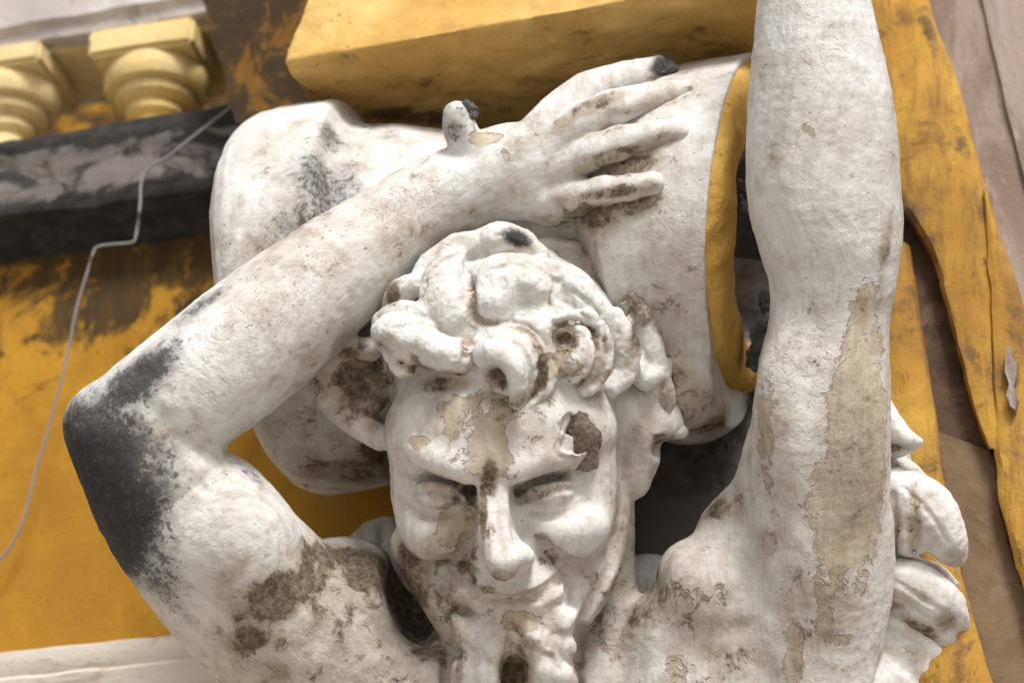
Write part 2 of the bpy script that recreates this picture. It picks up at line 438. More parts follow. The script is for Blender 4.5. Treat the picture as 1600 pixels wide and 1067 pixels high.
M_PIER = ochre('ochre_dark_pier', (0.16, 0.075, 0.008), (0.10, 0.045, 0.008), (0.025, 0.017, 0.009), 0.42)
M_BAND = ochre('ochre_band', (0.46, 0.26, 0.045), (0.34, 0.175, 0.028), (0.14, 0.075, 0.032), 0.55, streaky=0.7)
M_BALU = ochre('pale_ochre_baluster', (0.74, 0.52, 0.16), (0.68, 0.53, 0.28), (0.36, 0.25, 0.11), 0.57)
M_RIM = ochre('ochre_rim', (0.58, 0.36, 0.09), (0.50, 0.29, 0.06), (0.25, 0.13, 0.035), 0.58, bump=0.9)

def mottled(name, a, b_, c, s1=3.0, s2=12.0, lo=0.45, hi=0.6, bump=0.8, streak=(1, 1, 1)):
    b = NB(name)
    n1 = b.noise(s1, 5, 0.7, b.vec(streak), 0.4); n2 = b.noise(s2, 6, 0.75, b.vec(streak), 0.6); f = b.noise(90, 3, 0.7)
    col = b.mix(b.ramp(n1, lo, hi), a, b_)
    col = b.mix(b.math('MULTIPLY', b.ramp(n2, 0.54, 0.68), 0.8), col, c)
    return b.out(col, b.bump(b.math('ADD', n2, b.math('MULTIPLY', f, 0.35)), bump, 0.006), 0.88)
def cornice_mat():
    """black crust with a scuffed grey-pink band along the middle of the ledge"""
    b = NB('blackened_cornice'); v = b.vec((0.8, 1, 1.5))
    n1 = b.noise(9, 6, 0.72, v, 0.8); n2 = b.noise(30, 6, 0.75, v, 0.4)
    z = b.n('SeparateXYZ'); b.l(b.tc.outputs['Object'], z.inputs[0])
    band = b.math('MULTIPLY', b.ramp(z.outputs['Z'], CORN[0], CORN[0] + 0.045), b.ramp(z.outputs['Z'], CORN[1] - 0.05, CORN[1] - 0.02, 1.0, 0.0))
    col = b.mix(b.ramp(n2, 0.4, 0.65), (0.020, 0.018, 0.017), (0.046, 0.042, 0.039))
    m = b.ramp(b.math('ADD', b.math('MULTIPLY', band, 0.55), b.math('MULTIPLY', b.math('SUBTRACT', n1, 0.5), 2.0)), 0.38, 0.62)
    col = b.mix(b.math('MULTIPLY', m, 0.9), col, b.mix(n2, (0.30, 0.255, 0.235), (0.07, 0.062, 0.058)))
    col = b.mix(b.math('MULTIPLY', b.ramp(n2, 0.63, 0.70), 0.8), col, (0.03, 0.028, 0.03))
    return b.out(col, b.bump(b.math('ADD', n1, b.math('MULTIPLY', n2, 0.5)), 0.8, 0.006), 0.85)
M_RAIL = mottled('grey_white_rail', (0.60, 0.56, 0.54), (0.42, 0.38, 0.36), (0.05, 0.05, 0.045), 2.4, 9)
M_LEDGE = mottled('dirty_white_ledge', (0.56, 0.50, 0.43), (0.44, 0.37, 0.30), (0.28, 0.20, 0.14), 5, 14, streak=(0.4, 1, 1))
M_CONC = mottled('grey_brown_render', (0.30, 0.24, 0.205), (0.20, 0.15, 0.12), (0.38, 0.33, 0.295), 4, 14, streak=(1.5, 1, 0.5), bump=1.0)
M_BEIGE = mottled('bare_beige_plaster', (0.17, 0.115, 0.068), (0.14, 0.09, 0.05), (0.21, 0.15, 0.095), 4, 16, bump=0.5)
M_BROWN = mottled('broken_brown_mortar', (0.10, 0.06, 0.038), (0.065, 0.04, 0.027), (0.17, 0.105, 0.07), 9, 22, bump=1.0)
M_BACK = mottled('shaded_grey_plaster', (0.13, 0.11, 0.10), (0.07, 0.058, 0.05), (0.03, 0.024, 0.02), 6, 15)  # shade of the gap is put into this dark plaster colour
M_GRND = mottled('paving', (0.42, 0.39, 0.35), (0.46, 0.43, 0.38), (0.34, 0.31, 0.27), 0.6, 4)
def plain(name, col, rough=0.6):
    b = NB(name); n = b.noise(60, 4); return b.out(b.mix(n, tuple(c * 0.75 for c in col), col), None, rough)
M_WIRE = plain('grey_cable', (0.26, 0.25, 0.24), 0.6)
M_MORTAR = mottled('exposed_brown_mortar', (0.21, 0.16, 0.125), (0.12, 0.085, 0.065), (0.04, 0.028, 0.022), 35, 80, bump=1.0)
M_STUMP = mottled('broken_dark_mortar', (0.09, 0.085, 0.085), (0.16, 0.15, 0.15), (0.05, 0.045, 0.045), 40, 90, bump=1.0)

# ------------------------------------------------------------------ wall frame: u along the facade, v out of it, w up
PSI = math.radians(-15)
U = Vector((math.cos(PSI), math.sin(PSI), 0)); N = Vector((math.sin(PSI), -math.cos(PSI), 0)); UP = Vector((0, 0, 1))
WO = pw(250, 650, 650)
WM = Matrix(((U.x, -N.x, 0, WO.x), (U.y, -N.y, 0, WO.y), (0, 0, 1, WO.z), (0, 0, 0, 1)))    # local x = u, local y = -v, z = w
CAM = co.location.copy()
def ray(px, py, off):
    """where the sight line meets the plane standing `off` metres in front of the facade -> (u, w)"""
    t = pw(px, py, 0) - CAM
    s_ = (off - (CAM - WO).dot(N)) / t.dot(N)
    q = CAM + t * s_ - WO
    return q.dot(U), q.z

def bm_obj(name, bm, mat, parent=None, frame=WM, smooth=False, bevel=0.0, seg=2):
    if bevel: bmesh.ops.bevel(bm, geom=[e for e in bm.edges if e.calc_face_angle(0) > 0.4], offset=bevel, segments=seg, affect='EDGES', profile=0.6)
    bmesh.ops.recalc_face_normals(bm, faces=bm.faces[:])
    me = bpy.data.meshes.new(name); bm.to_mesh(me); bm.free()
    if smooth:
        for f in me.polygons: f.use_smooth = True
        me.set_sharp_from_angle(angle=math.radians(38))
    if mat: me.materials.append(mat)
    o = bpy.data.objects.new(name, me); C.objects.link(o); o.matrix_world = frame
    if parent:
        o.parent = parent; o.matrix_parent_inverse = Matrix.Translation(parent.location).inverted()
    return o

def prism(bm, uw, v0, v1):
    """polygon uw (u, w) between v0 (back) and v1 (front)"""
    a = [bm.verts.new((u, -v0, w_)) for u, w_ in uw]; b = [bm.verts.new((u, -v1, w_)) for u, w_ in uw]
    bm.faces.new(a); bm.faces.new(b[::-1])
    for i in range(len(uw)):
        j = (i + 1) % len(uw); bm.faces.new((a[i], b[i], b[j], a[j]))
def jitter(bm, amp, scale, cuts=0):
    if cuts: bmesh.ops.subdivide_edges(bm, edges=bm.edges[:], cuts=cuts, use_grid_fill=True)
    P = np.array([v.co[:] for v in bm.verts])
    dx = [fbm(P, scale, 3, 5 + 11 * i) for i in range(3)]
    for i, v in enumerate(bm.verts): v.co += Vector((dx[0][i], dx[1][i], dx[2][i])) * amp

def sweep(name, prof, u0, u1, mat, nseg=40, amp=0.003, scale=0.09, parent=None, smooth=True):
    """moulding: closed profile of (v, w) run along the facade from u0 to u1"""
    bm = bmesh.new(); rows = []
    # densify the profile
    pr = []
    for i in range(len(prof)):
        a, b = prof[i], prof[(i + 1) % len(prof)]
        L = math.hypot(a[0] - b[0], a[1] - b[1]); m = max(1, int(L / 0.03))
        for j in range(m): pr.append((a[0] + (b[0] - a[0]) * j / m, a[1] + (b[1] - a[1]) * j / m))
    for i in range(nseg + 1):
        u = u0 + (u1 - u0) * i / nseg
        rows.append([bm.verts.new((u, -v, w_)) for v, w_ in pr])
    for i in range(nseg):
        for j in range(len(pr)):
            k = (j + 1) % len(pr); bm.faces.new((rows[i][j], rows[i + 1][j], rows[i + 1][k], rows[i][k]))
    bm.faces.new(rows[0]); bm.faces.new(rows[-1][::-1])
    jitter(bm, amp, scale)
    return bm_obj(name, bm, mat, parent, smooth=smooth)

# ------------------------------------------------------------------ the setting
bm = bmesh.new()
for x, y in ((-150, -150), (150, -150), (150, 150), (-150, 150)): bm.verts.new((x, y, 0))
bm.faces.new(bm.verts[:]); tag(bm_obj('ground', bm, M_GRND, frame=Matrix.Identity(4)), kind='structure')

# facade: ochre wall up to the balcony cornice
u_l, _ = ray(-500, 500, 0); u_r, _ = ray(1900, 500, 0)
_, w_top = ray(180, 300, 0.0)
cz1 = ray(0, 214, 0.12); cz2 = ray(372, 166, 0.12)
bz1 = ray(0, 338, 0.11)
w_ct = (cz1[1] + cz2[1]) / 2; w_cb = bz1[1]
bm = bmesh.new(); prism(bm, [(u_l, -WO.z), (u_r, -WO.z), (u_r, w_cb + 0.03), (u_l, w_cb + 0.03)], -0.35, 0.0)
wall = tag(bm_obj('facade_wall', bm, M_WALL), 'ochre plastered wall with black mould under the dark cornice', 'wall')

# the dark ledge
CORN = (w_cb, w_ct); M_CORN = cornice_mat()
cor = sweep('cornice', [(-0.3, w_ct - 0.02), (0.09, w_ct - 0.01), (0.115, w_ct), (0.125, w_ct - 0.02), (0.12, w_ct - 0.045), (0.11, w_ct - 0.06), (0.112, w_cb + 0.03), (0.10, w_cb + 0.004),
                        (0.06, w_cb - 0.004), (0.03, w_cb - 0.02), (0.0, w_cb - 0.03), (-0.02, w_cb - 0.03), (-0.3, w_cb - 0.02)], u_l, ray(700, 200, 0.1)[0], M_CORN, 90, 0.005, 0.07)
tag(cor, 'black weathered cornice ledge with grey scuffs below the balusters', 'cornice')

# balcony behind it: dark back wall, balusters, rail
bm = bmesh.new(); prism(bm, [(u_l, w_ct - 0.05), (ray(800, 0, -0.5)[0], w_ct - 0.05), (ray(800, 0, -0.5)[0], w_ct + 1.6), (u_l, w_ct + 1.6)], -0.72, -0.6)
tag(bm_obj('balcony_back_wall', bm, M_WALL), 'shaded yellow wall behind the balcony balusters', 'wall')
rb = ray(180, 34, 0.10)[1]
rail = sweep('balcony_rail', [(-0.16, rb), (0.08, rb), (0.085, rb + 0.02), (0.10, rb + 0.03), (0.105, rb + 0.15), (-0.16, rb + 0.15)], u_l, ray(640, 0, 0.1)[0], M_RAIL, 60, 0.004, 0.08)
tag(rail, 'grey-white balcony rail with black mould above the balusters', 'rail')
soff = sweep('rail_soffit', [(-0.13, rb - 0.012), (0.045, rb - 0.012), (0.045, rb + 0.002), (-0.13, rb + 0.002)], u_l, ray(640, 0, 0.1)[0], M_BALU, 50, 0.003, 0.06)
soff.parent = rail; soff.matrix_parent_inverse = rail.matrix_world.inverted()

def revolve(bm, c, prof, n=40):
    rows = []
    for z, r in prof:
        rows.append([bm.verts.new((c[0] + r * math.cos(2 * math.pi * i / n), c[1] + r * math.sin(2 * math.pi * i / n), c[2] + z)) for i in range(n)])
    for a, b in zip(rows, rows[1:]):
        for i in range(n): bm.faces.new((a[i], a[(i + 1) % n], b[(i + 1) % n], b[i]))
    bm.faces.new(rows[0][::-1]); bm.faces.new(rows[-1])

def baluster(px, py, label):
    v = 0.10
    u0, wt = ray(px, py, v)                       # middle of the front edge of the block's underside
    hw = 0.104; h = wt - (w_ct - 0.02)
    t = empty('baluster', WM @ Vector((u0, 0, w_ct - 0.02)))
    tag(t, label, 'baluster', 'balusters of the balcony')
    bm = bmesh.new(); prism(bm, [(u0 - hw, wt), (u0 + hw, wt), (u0 + hw, rb - 0.010), (u0 - hw, rb - 0.010)], v - 2 * hw, v)
    bmesh.ops.bevel(bm, geom=bm.edges[:], offset=0.008, segments=2, affect='EDGES')
    jitter(bm, 0.0025, 0.05, 2)
    bm_obj('block', bm, M_BALU, t, smooth=True)
    c = (u0, -(v - hw), wt)
    bm = bmesh.new(); revolve(bm, c, [(0.012, 0.095), (-0.012, 0.101), (-0.030, 0.100), (-0.042, 0.094), (-0.046, 0.080), (-0.046, 0.070)])
    bm_obj('collar', bm, M_BALU, t, smooth=True)
    bm = bmesh.new(); revolve(bm, c, [(-0.04, 0.072), (-0.050, 0.078), (-0.064, 0.076), (-0.072, 0.066), (-0.074, 0.056), (-0.082, 0.055), (-0.092, 0.056), (-0.100, 0.050), (-0.104, 0.042), (-0.118, 0.041), (-0.13, 0.046),
                                      (-0.15, 0.066), (-0.175, 0.086), (-0.20, 0.094), (-0.23, 0.085), (-h - 0.02, 0.075)])
    bm_obj('stem', bm, M_BALU, t, smooth=True)
baluster(216, 76, 'pale yellow baluster with square block nearest the dark pier')
baluster(-20, 104, 'pale yellow baluster cut off by the left edge of the photo')

# bottom ledge
lw = ray(130, 1003, 0.06)[1]
led = sweep('plinth_ledge', [(-0.02, lw - 0.5), (0.03, lw - 0.5), (0.03, lw - 0.10), (0.05, lw - 0.09), (0.06, lw - 0.055), (0.05, lw - 0.045), (0.06, lw - 0.03), (0.06, lw - 0.003), (0.055, lw), (-0.02, lw + 0.004)], u_l, ray(900, 900, 0)[0], M_LEDGE, 60, 0.002, 0.05)
tag(led, 'dirty white plaster ledge along the foot of the yellow wall', 'ledge')

# dark mottled pier seen edge-on beside the yellow block
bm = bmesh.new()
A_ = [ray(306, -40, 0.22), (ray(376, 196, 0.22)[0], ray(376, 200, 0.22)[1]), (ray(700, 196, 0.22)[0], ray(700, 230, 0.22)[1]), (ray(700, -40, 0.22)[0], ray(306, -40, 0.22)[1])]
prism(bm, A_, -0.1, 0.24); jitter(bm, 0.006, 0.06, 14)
tag(bm_obj('dark_pier', bm, M_PIER, smooth=True), 'dark mottled yellow pier left of the yellow block', 'pier')

# the yellow block that rests on the capital: flared front, flat underside
def block():
    v = 0.56
    u0, wz = ray(440, 98, v)
    lo_, hi_ = v, v + 0.6                                     # the block stands a little askew: find how far its right end comes forward
    for _ in range(40):
        m = (lo_ + hi_) / 2
        if ray(1240, -44, m)[1] > wz: lo_ = m
        else: hi_ = m
    v2 = m; u1 = ray(1240, -44, v2)[0]
    top = wz + 0.30
    u0t, wt = ray(474, 0, v - 0.04); du = (u0t - u0) / (wt - wz) * 0.30
    P = [np.array(WM @ Vector((uu, -vv, ww))) for vv, uu, ww in ((v, u0, wz), (v2, u1, wz), (0.0, u1, wz), (0.0, u0 + 0.02, wz),
         (v - 0.10, u0 + du, top), (v2 - 0.10, u1, top), (0.0, u1, top), (0.0, u0 + du, top))]
    P = [((q - np.array([0, 0, CZ])) @ F2W) * 1000 for q in P]          # figure frame, mm
    A = np.array(P); cen = A.mean(0)
    g = Grid(A.min(0) - 20, A.max(0) + 20, 4.0)
    X, Y, Z = g.ax[0][:, None, None], g.ax[1][None, :, None], g.ax[2][None, None, :]
    dist = None
    for f in ((0, 3, 2, 1), (4, 5, 6, 7), (0, 1, 5, 4), (1, 2, 6, 5), (2, 3, 7, 6), (3, 0, 4, 7)):
        n_ = np.cross(P[f[2]] - P[f[0]], P[f[3]] - P[f[1]]); n_ /= np.linalg.norm(n_); c0 = (P[f[0]] + P[f[1]] + P[f[2]] + P[f[3]]) / 4
        if n_ @ (cen - c0) > 0: n_ = -n_
        pl = ((X - c0[0]) * n_[0] + (Y - c0[1]) * n_[1] + (Z - c0[2]) * n_[2]).astype(np.float32)
        if dist is None: dist = pl
        else:
            h_ = np.maximum(7 - np.abs(dist - pl), 0) / 7; dist = np.maximum(dist, pl) + h_ * h_ * 1.75
    g.v = np.broadcast_to(dist, g.v.shape).astype(np.float32).copy()
    V, F = g.mesh(); V, _ = roughen(V, F, [(150, 5), (50, 3.0), (22, 1.8)], 77)
    o = np_mesh('abacus_block', to_world(V), F, M_BLOCK, None, pw(700, 60, 300))
    put_attr(o, 'grime', stain_shade(V, [('g', 480, 150, 30, 30, 0, .6), ('g', 540, 95, 40, 14, 10, .6), ('g', 530, 125, 20, 40, 0, .55), ('g', 460, 140, 14, 40, 0, .6), ('g', 610, 180, 60, 18, 0, .8), ('g', 680, 185, 80, 20, 0, .8), ('g', 560, 165, 30, 20, 0, .5),
        ('g', 760, 170, 60, 26, 0, .6), ('g', 860, 160, 50, 22, 20, .7), ('g', 1000, 85, 80, 5, 8, .7), ('g', 900, 95, 60, 4, 12, .6), ('g', 1120, 80, 70, 8, 10, .6), ('g', 970, 40, 30, 8, 10, .4), ('g', 560, 35, 50, 6, 15, .35), ('g', 450, 70, 10, 40, -15, .4), ('g', 840, 110, 20, 40, 0, .3)], ('g',), False)['g'])
    return tag(o, 'large yellow block with dirty underside resting above the hand', 'stone block')
block()

# plastered pier behind the figure, in the shade of the capital
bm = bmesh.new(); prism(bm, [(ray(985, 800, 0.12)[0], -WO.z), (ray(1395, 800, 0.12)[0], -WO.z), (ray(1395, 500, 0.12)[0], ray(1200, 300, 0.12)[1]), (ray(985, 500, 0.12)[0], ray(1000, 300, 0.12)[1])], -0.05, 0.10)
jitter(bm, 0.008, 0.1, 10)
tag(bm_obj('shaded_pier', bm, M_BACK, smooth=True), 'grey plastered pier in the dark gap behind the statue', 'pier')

# scrolled console at the right: fillets, channel, broken mortar
scr = empty('scroll_console', WM @ Vector((*ray(1500, 1067, 0.1)[:1], 0, ray(1500, 1067, 0.1)[1])))
tag(scr, 'tall yellow scroll bracket with bare beige channel and broken brown mortar', 'bracket')
def ribbon(name, left, right, v0, v1, mat, bulge=0.0, rag=0.0, n=90, m=12, grime=()):
    """raised band between two edges given from top to bottom; the front bulges by `bulge`"""
    L = catmull([(*q, 0) for q in left], 12); R = catmull([(*q, 0) for q in right], 12)
    def samp(P, t):
        y = [q[1] for q in P]; yy = y[0] + (y[-1] - y[0]) * t
        return float(np.interp(yy, y, [q[0] for q in P])), yy
    bm = bmesh.new(); rows = []
    for i in range(n + 1):
        l = samp(L, i / n); r = samp(R, i / n)
        lu = ray(l[0] + rag * vnoise(np.array([[i * 0.7, 0, 3.]]), 1.0, 3)[0], l[1], v1); ru = ray(r[0] + rag * vnoise(np.array([[i * 0.7, 9., 3.]]), 1.0, 4)[0], r[1], v1)
        row = [bm.verts.new((lu[0], -v0, lu[1]))]
        for j in range(m + 1):
            t = j / m; edge = min(t, 1 - t) * m
            vv = v1 + bulge * math.sin(math.pi * t) - (0.008 if edge == 0 else 0)
            row.append(bm.verts.new((lu[0] + (ru[0] - lu[0]) * t, -vv, lu[1] + (ru[1] - lu[1]) * t)))
        row.append(bm.verts.new((ru[0], -v0, ru[1]))); rows.append(row)
    for a, b in zip(rows, rows[1:]):
        for j in range(len(a) - 1): bm.faces.new((a[j], b[j], b[j + 1], a[j + 1]))
    jitter(bm, 0.0018, 0.04)
    o = bm_obj(name, bm, mat, scr, smooth=True)
    if grime:
        P = np.array([WM @ v_.co for v_ in o.data.vertices]); P = ((P - np.array([0, 0, CZ])) @ F2W) * 1000
        put_attr(o, 'grime', stain_shade(P, [('g',) + q for q in grime], ('g',), False)['g'])
    return o
ribbon('upper_band', [(1290, -300), (1345, 60), (1370, 200), (1395, 300), (1425, 345), (1455, 400), (1483, 500), (1512, 610), (1545, 700)],
       [(1350, -300), (1472, 60), (1500, 140), (1530, 260), (1553, 345), (1560, 440), (1566, 560), (1575, 640), (1590, 700)], 0.0, 0.15, M_BAND, 0.004, 1.5, grime=[(1385, 120, 16, 140, 12, .55), (1415, 335, 40, 50, 0, .8), (1455, 60, 16, 120, 14, .75), (1500, 220, 16, 110, 16, .65), (1470, 420, 30, 60, 15, .45), (1440, 20, 50, 30, 0, .5), (1535, 330, 12, 60, 14, .6), (1430, 200, 24, 80, 12, .35), (1520, 560, 14, 120, 15, .6), (1470, 300, 30, 30, 0, .3)])
ribbon('outer_band', [(1536, 300), (1541, 400), (1547, 500), (1549, 620), (1553, 700), (1562, 790), (1590, 890), (1650, 1090), (1710, 1290)],
       [(1540, 300), (1585, 430), (1618, 540), (1660, 650), (1690, 800), (1720, 900), (1740, 1000), (1760, 1090), (1800, 1290)], 0.0, 0.158, M_BAND, 0.004, 0.8, grime=[(1556, 700, 8, 120, 8, .5), (1580, 480, 14, 40, 20, .4), (1590, 850, 10, 80, 20, .5)])
ribbon('inner_fillet', [(1345, 380), (1360, 500), (1372, 640), (1385, 760), (1400, 890), (1420, 1000), (1440, 1100), (1480, 1290)],
       [(1418, 380), (1437, 500), (1458, 640), (1474, 760), (1499, 890), (1530, 1000), (1560, 1100), (1610, 1290)], 0.0, 0.14, M_BAND, 0.008, 0.8)
ribbon('broken_mortar', [(1395, 300), (1408, 400), (1425, 500), (1440, 600), (1450, 720)], [(1445, 300), (1475, 400), (1500, 500), (1530, 610), (1570, 720)], 0.0, 0.105, M_BROWN, 0.0, 0)
ribbon('channel_plaster', [(1450, 668), (1462, 720), (1478, 820), (1500, 930), (1540, 1100), (1590, 1290)], [(1560, 712), (1568, 790), (1592, 880), (1622, 960), (1660, 1100), (1720, 1290)], 0.0, 0.115, M_BEIGE, 0.004, 2)
# a flake of paint missing on the outer band
pb = bmesh.new(); prism(pb, [ray(x_, y_, 0.178) for x_, y_ in ((1571, 545), (1577, 538), (1581, 556), (1590, 566), (1588, 590), (1584, 602), (1590, 622), (1586, 640), (1578, 634), (1572, 616), (1577, 600), (1570, 580))], 0.15, 0.1785)
bm_obj('bare_patch', pb, M_CONC, scr)
# rough render beyond the bracket
bm = bmesh.new(); prism(bm, [(ray(1430, -80, 0.07)[0], ray(1430, -700, 0.07)[1]), (ray(2100, -80, 0.07)[0], ray(1430, -700, 0.07)[1] ), (ray(2100, -80, 0.07)[0], -WO.z), (ray(1430, -80, 0.07)[0], -WO.z)], -0.02, 0.07)
jitter(bm, 0.010, 0.05, 40)
rw = tag(bm_obj('render_wall', bm, M_CONC, smooth=True), 'rough grey-brown rendered wall strip right of the yellow bracket', 'wall')
bm = bmesh.new(); q0 = ray(1520, -60, 0.075); q1 = ray(1605, 300, 0.075)
prism(bm, [q0, (q0[0] + 0.012, q0[1]), (q1[0] + 0.014, q1[1]), q1], 0.06, 0.085); jitter(bm, 0.002, 0.03, 8)
bm_obj('ridge', bm, M_CONC).parent = rw; bpy.data.objects['ridge'].matrix_parent_inverse = rw.matrix_world.inverted()

# loose cable
def tube(name, pts, r, mat, n=8):
    P = [Vector(q) for q in pts]; bm = bmesh.new(); rows = []
    for i, q in enumerate(P):
        t = (P[min(i + 1, len(P) - 1)] - P[max(i - 1, 0)]).normalized()
        a = t.cross(Vector((0.3, 1, 0.2))).normalized(); b = t.cross(a)
        rows.append([bm.verts.new(q + r * (a * math.cos(2 * math.pi * j / n) + b * math.sin(2 * math.pi * j / n))) for j in range(n)])
    for a, b in zip(rows, rows[1:]):
        for j in range(n): bm.faces.new((a[j], a[(j + 1) % n], b[(j + 1) % n], b[j]))
    bm.faces.new(rows[0]); bm.faces.new(rows[-1][::-1])
    return bm_obj(name, bm, mat, frame=Matrix.Identity(4), smooth=True)
wp = [(395, 138), (368, 160), (345, 180), (300, 215), (262, 245), (238, 258), (226, 272), (220, 290), (219, 320), (214, 360), (210, 376), (200, 380), (175, 382), (155, 385), (147, 392), (135, 430), (120, 480), (108, 540), (92, 610), (70, 690), (54, 740), (40, 800), (25, 838), (5, 868), (-40, 910)]
def wd(px, py):
    off = 0.15 if py < 330 else (0.13 if py < 400 else max(0.04, 0.12 - (py - 400) / 500 * 0.08))
    u, w_ = ray(px, py, off); return WM @ Vector((u, -off, w_))
wp = [tuple(q) for q in catmull([(a, b, 0) for a, b in wp], 4)]
tag(tube('cable', [wd(a, b) for a, b, _ in wp], 0.0026, M_WIRE), 'thin bent grey cable hanging down the yellow wall', 'cable')

# ------------------------------------------------------------------ the capital bolster carried on head and hands
BA = p(338, 496, 362); BB = p(1160, 352, 165)
def bx(x): return (x - 338) / (1160 - 338)
H_CAP = 3.5
g = Grid(p(310, 830, 0) + np.array([-20, -150, -40]), p(1250, 30, 300) + np.array([30, 420, 40]), H_CAP)
g.lathe(BA, BB, [(bx(414), 200), (bx(417), 236), (bx(424), 264), (bx(437), 285), (bx(455), 297), (bx(475), 303), (bx(505), 306), (bx(540), 306), (bx(583), 304), (bx(593), 297), (bx(603), 270), (bx(614), 258), (bx(680), 247),
                 (bx(760), 222), (bx(880), 196), (bx(948), 196), (bx(968), 222), (bx(985), 246), (bx(1020), 256), (bx(1070), 262), (bx(1120), 264), (bx(1180), 263), (bx(1260), 262)])
g.ell((1075, 560, 190), (120, 190, 135), k=30)
g.ell((1060, 590, 60), (60, 90, 80), k=40)
RC = p(1168, 352, 165); RN = np.array([0.953 * math.cos(math.radians(3)), -0.30, -0.953 * math.sin(math.radians(3))]); RN /= np.linalg.norm(RN)
g.plane_cut(RC, RN)
q_ = g._sl(g.lo, g.lo + g.h * (g.n - 1)); X_, Y_, Z_ = q_[1] - RC[0], q_[2] - RC[1], q_[3] - RC[2]
al_ = X_ * RN[0] + Y_ * RN[1] + Z_ * RN[2]; ra_ = np.sqrt(np.maximum(X_ * X_ + Y_ * Y_ + Z_ * Z_ - al_ * al_, 0))
np.maximum(g.v, -np.maximum(ra_ - 205, -150 - al_).astype(np.float32), out=g.v); del X_, Y_, Z_, al_, ra_
V, F = g.mesh(); V, _ = roughen(V, F, [(110, 2.5), (25, 0.9), (9, 0.5)], 3)
cap = empty('ionic_capital', pw(700, 780, 300))
tag(cap, 'large white scroll capital with yellow-rimmed end, carried on the head', 'capital')
bol = np_mesh('bolster', to_world(V), F, M_LIME, cap, pw(700, 450, 250))
ST = [('mold_shade', 520, 215, 34, 34, 30, .58), ('mold_shade', 505, 290, 56, 95, 15, .60), ('mold_shade', 455, 370, 66, 60, 30, .52), ('mold_shade', 545, 300, 30, 90, 10, .5), ('mold_shade', 575, 190, 40, 26, -30, .55), ('mold_shade', 610, 205, 22, 14, 0, .4),
      ('beige', 400, 350, 50, 45, 0, .18), ('brown', 400, 400, 60, 60, 0, .2), ('brown', 500, 740, 50, 32, 0, .62), ('brown', 560, 740, 60, 50, 0, .75), ('brown', 470, 690, 40, 40, 0, .3),
      ('brown', 590, 700, 40, 60, 0, .8), ('brown', 480, 680, 90, 90, 0, .42), ('brown', 1040, 420, 70, 200, 0, .32), ('mold_shade', 480, 300, 70, 120, 10, .3), ('brown', 400, 420, 70, 80, 0, .34), ('brown', 900, 400, 60, 70, 0, .45), ('brown', 925, 340, 70, 30, 0, .75), ('brown', 1080, 640, 70, 60, 0, .55), ('brown', 1120, 670, 60, 40, 0, .7), ('brown', 1030, 490, 22, 40, 0, .45),
      ('beige', 1030, 480, 34, 60, 0, .42), ('beige', 1020, 380, 40, 60, 0, .28), ('brown', 990, 320, 60, 26, 10, .75), ('brown', 985, 258, 60, 20, 15, .8), ('brown', 1045, 250, 40, 50, 0, .35), ('brown', 1040, 480, 40, 80, 0, .35), ('brown', 1040, 590, 60, 40, 0, .6), ('brown', 1190, 400, 60, 150, 0, .9), ('brown', 1190, 600, 60, 100, 0, .9), ('mold_shade', 1192, 440, 80, 220, 0, .95), ('mold_shade', 1185, 300, 60, 120, 0, .9), ('mold_shade', 1090, 92, 30, 9, 10, .5), ('brown', 1060, 98, 26, 9, 0, .5),  # dark spots inside the scroll hollow paint the shade of its gap
      ('brown', 1050, 560, 30, 40, 0, .5), ('peel', 1050, 400, 60, 120, 0, .3), ('crack', 1050, 320, 40, 120, 0, .25)]
finish(bol, V, ST)
# yellow lip and hollow of the scroll face
def scroll_face():
    ax = Vector(F2W @ RN); c = Vector(to_world(RC))
    a = ax.cross(UP).normalized(); b = ax.cross(a)
    bm = bmesh.new(); rows = []; n = 120                       # a crescent lip, broad towards the viewer, running out at top and bottom
    near = (Vector(F2W @ np.array([-1.0, -0.3, -0.08]))); near = (near - ax * near.dot(ax)).normalized(); b = ax.cross(near)
    for i in range(n + 1):
        f = math.radians(-118 + 236 * i / n); wd_ = 0.105 * max(0.0, math.cos(f * 0.74)) ** 0.7 + 0.004
        e = near * math.cos(f) + b * math.sin(f)
        rows.append([bm.verts.new(c + ax * t + e * (0.269 - s_ * wd_)) for t, s_ in ((-0.02, -0.02), (-0.006, 0.0), (0.006, 0.03), (0.015, 0.10), (0.022, 0.25), (0.026, 0.5), (0.024, 0.75), (0.016, 0.92), (0.0, 1.0), (-0.03, 1.0))])
    for x, y in zip(rows, rows[1:]):
        for i in range(len(x) - 1): bm.faces.new((x[i], y[i], y[i + 1], x[i + 1]))
    bmesh.ops.subdivide_edges(bm, edges=bm.edges[:], cuts=1, use_grid_fill=True)
    jitter(bm, 0.0035, 0.035)
    bm_obj('rim', bm, M_RIM, cap, frame=Matrix.Identity(4), smooth=True)
scroll_face()

# ------------------------------------------------------------------ the figure
H_FIG = 2.5
g = Grid(p(60, 1280, 0) + np.array([-10, -330, 0]), p(1440, -170, 0) + np.array([20, 310, 0]), H_FIG)
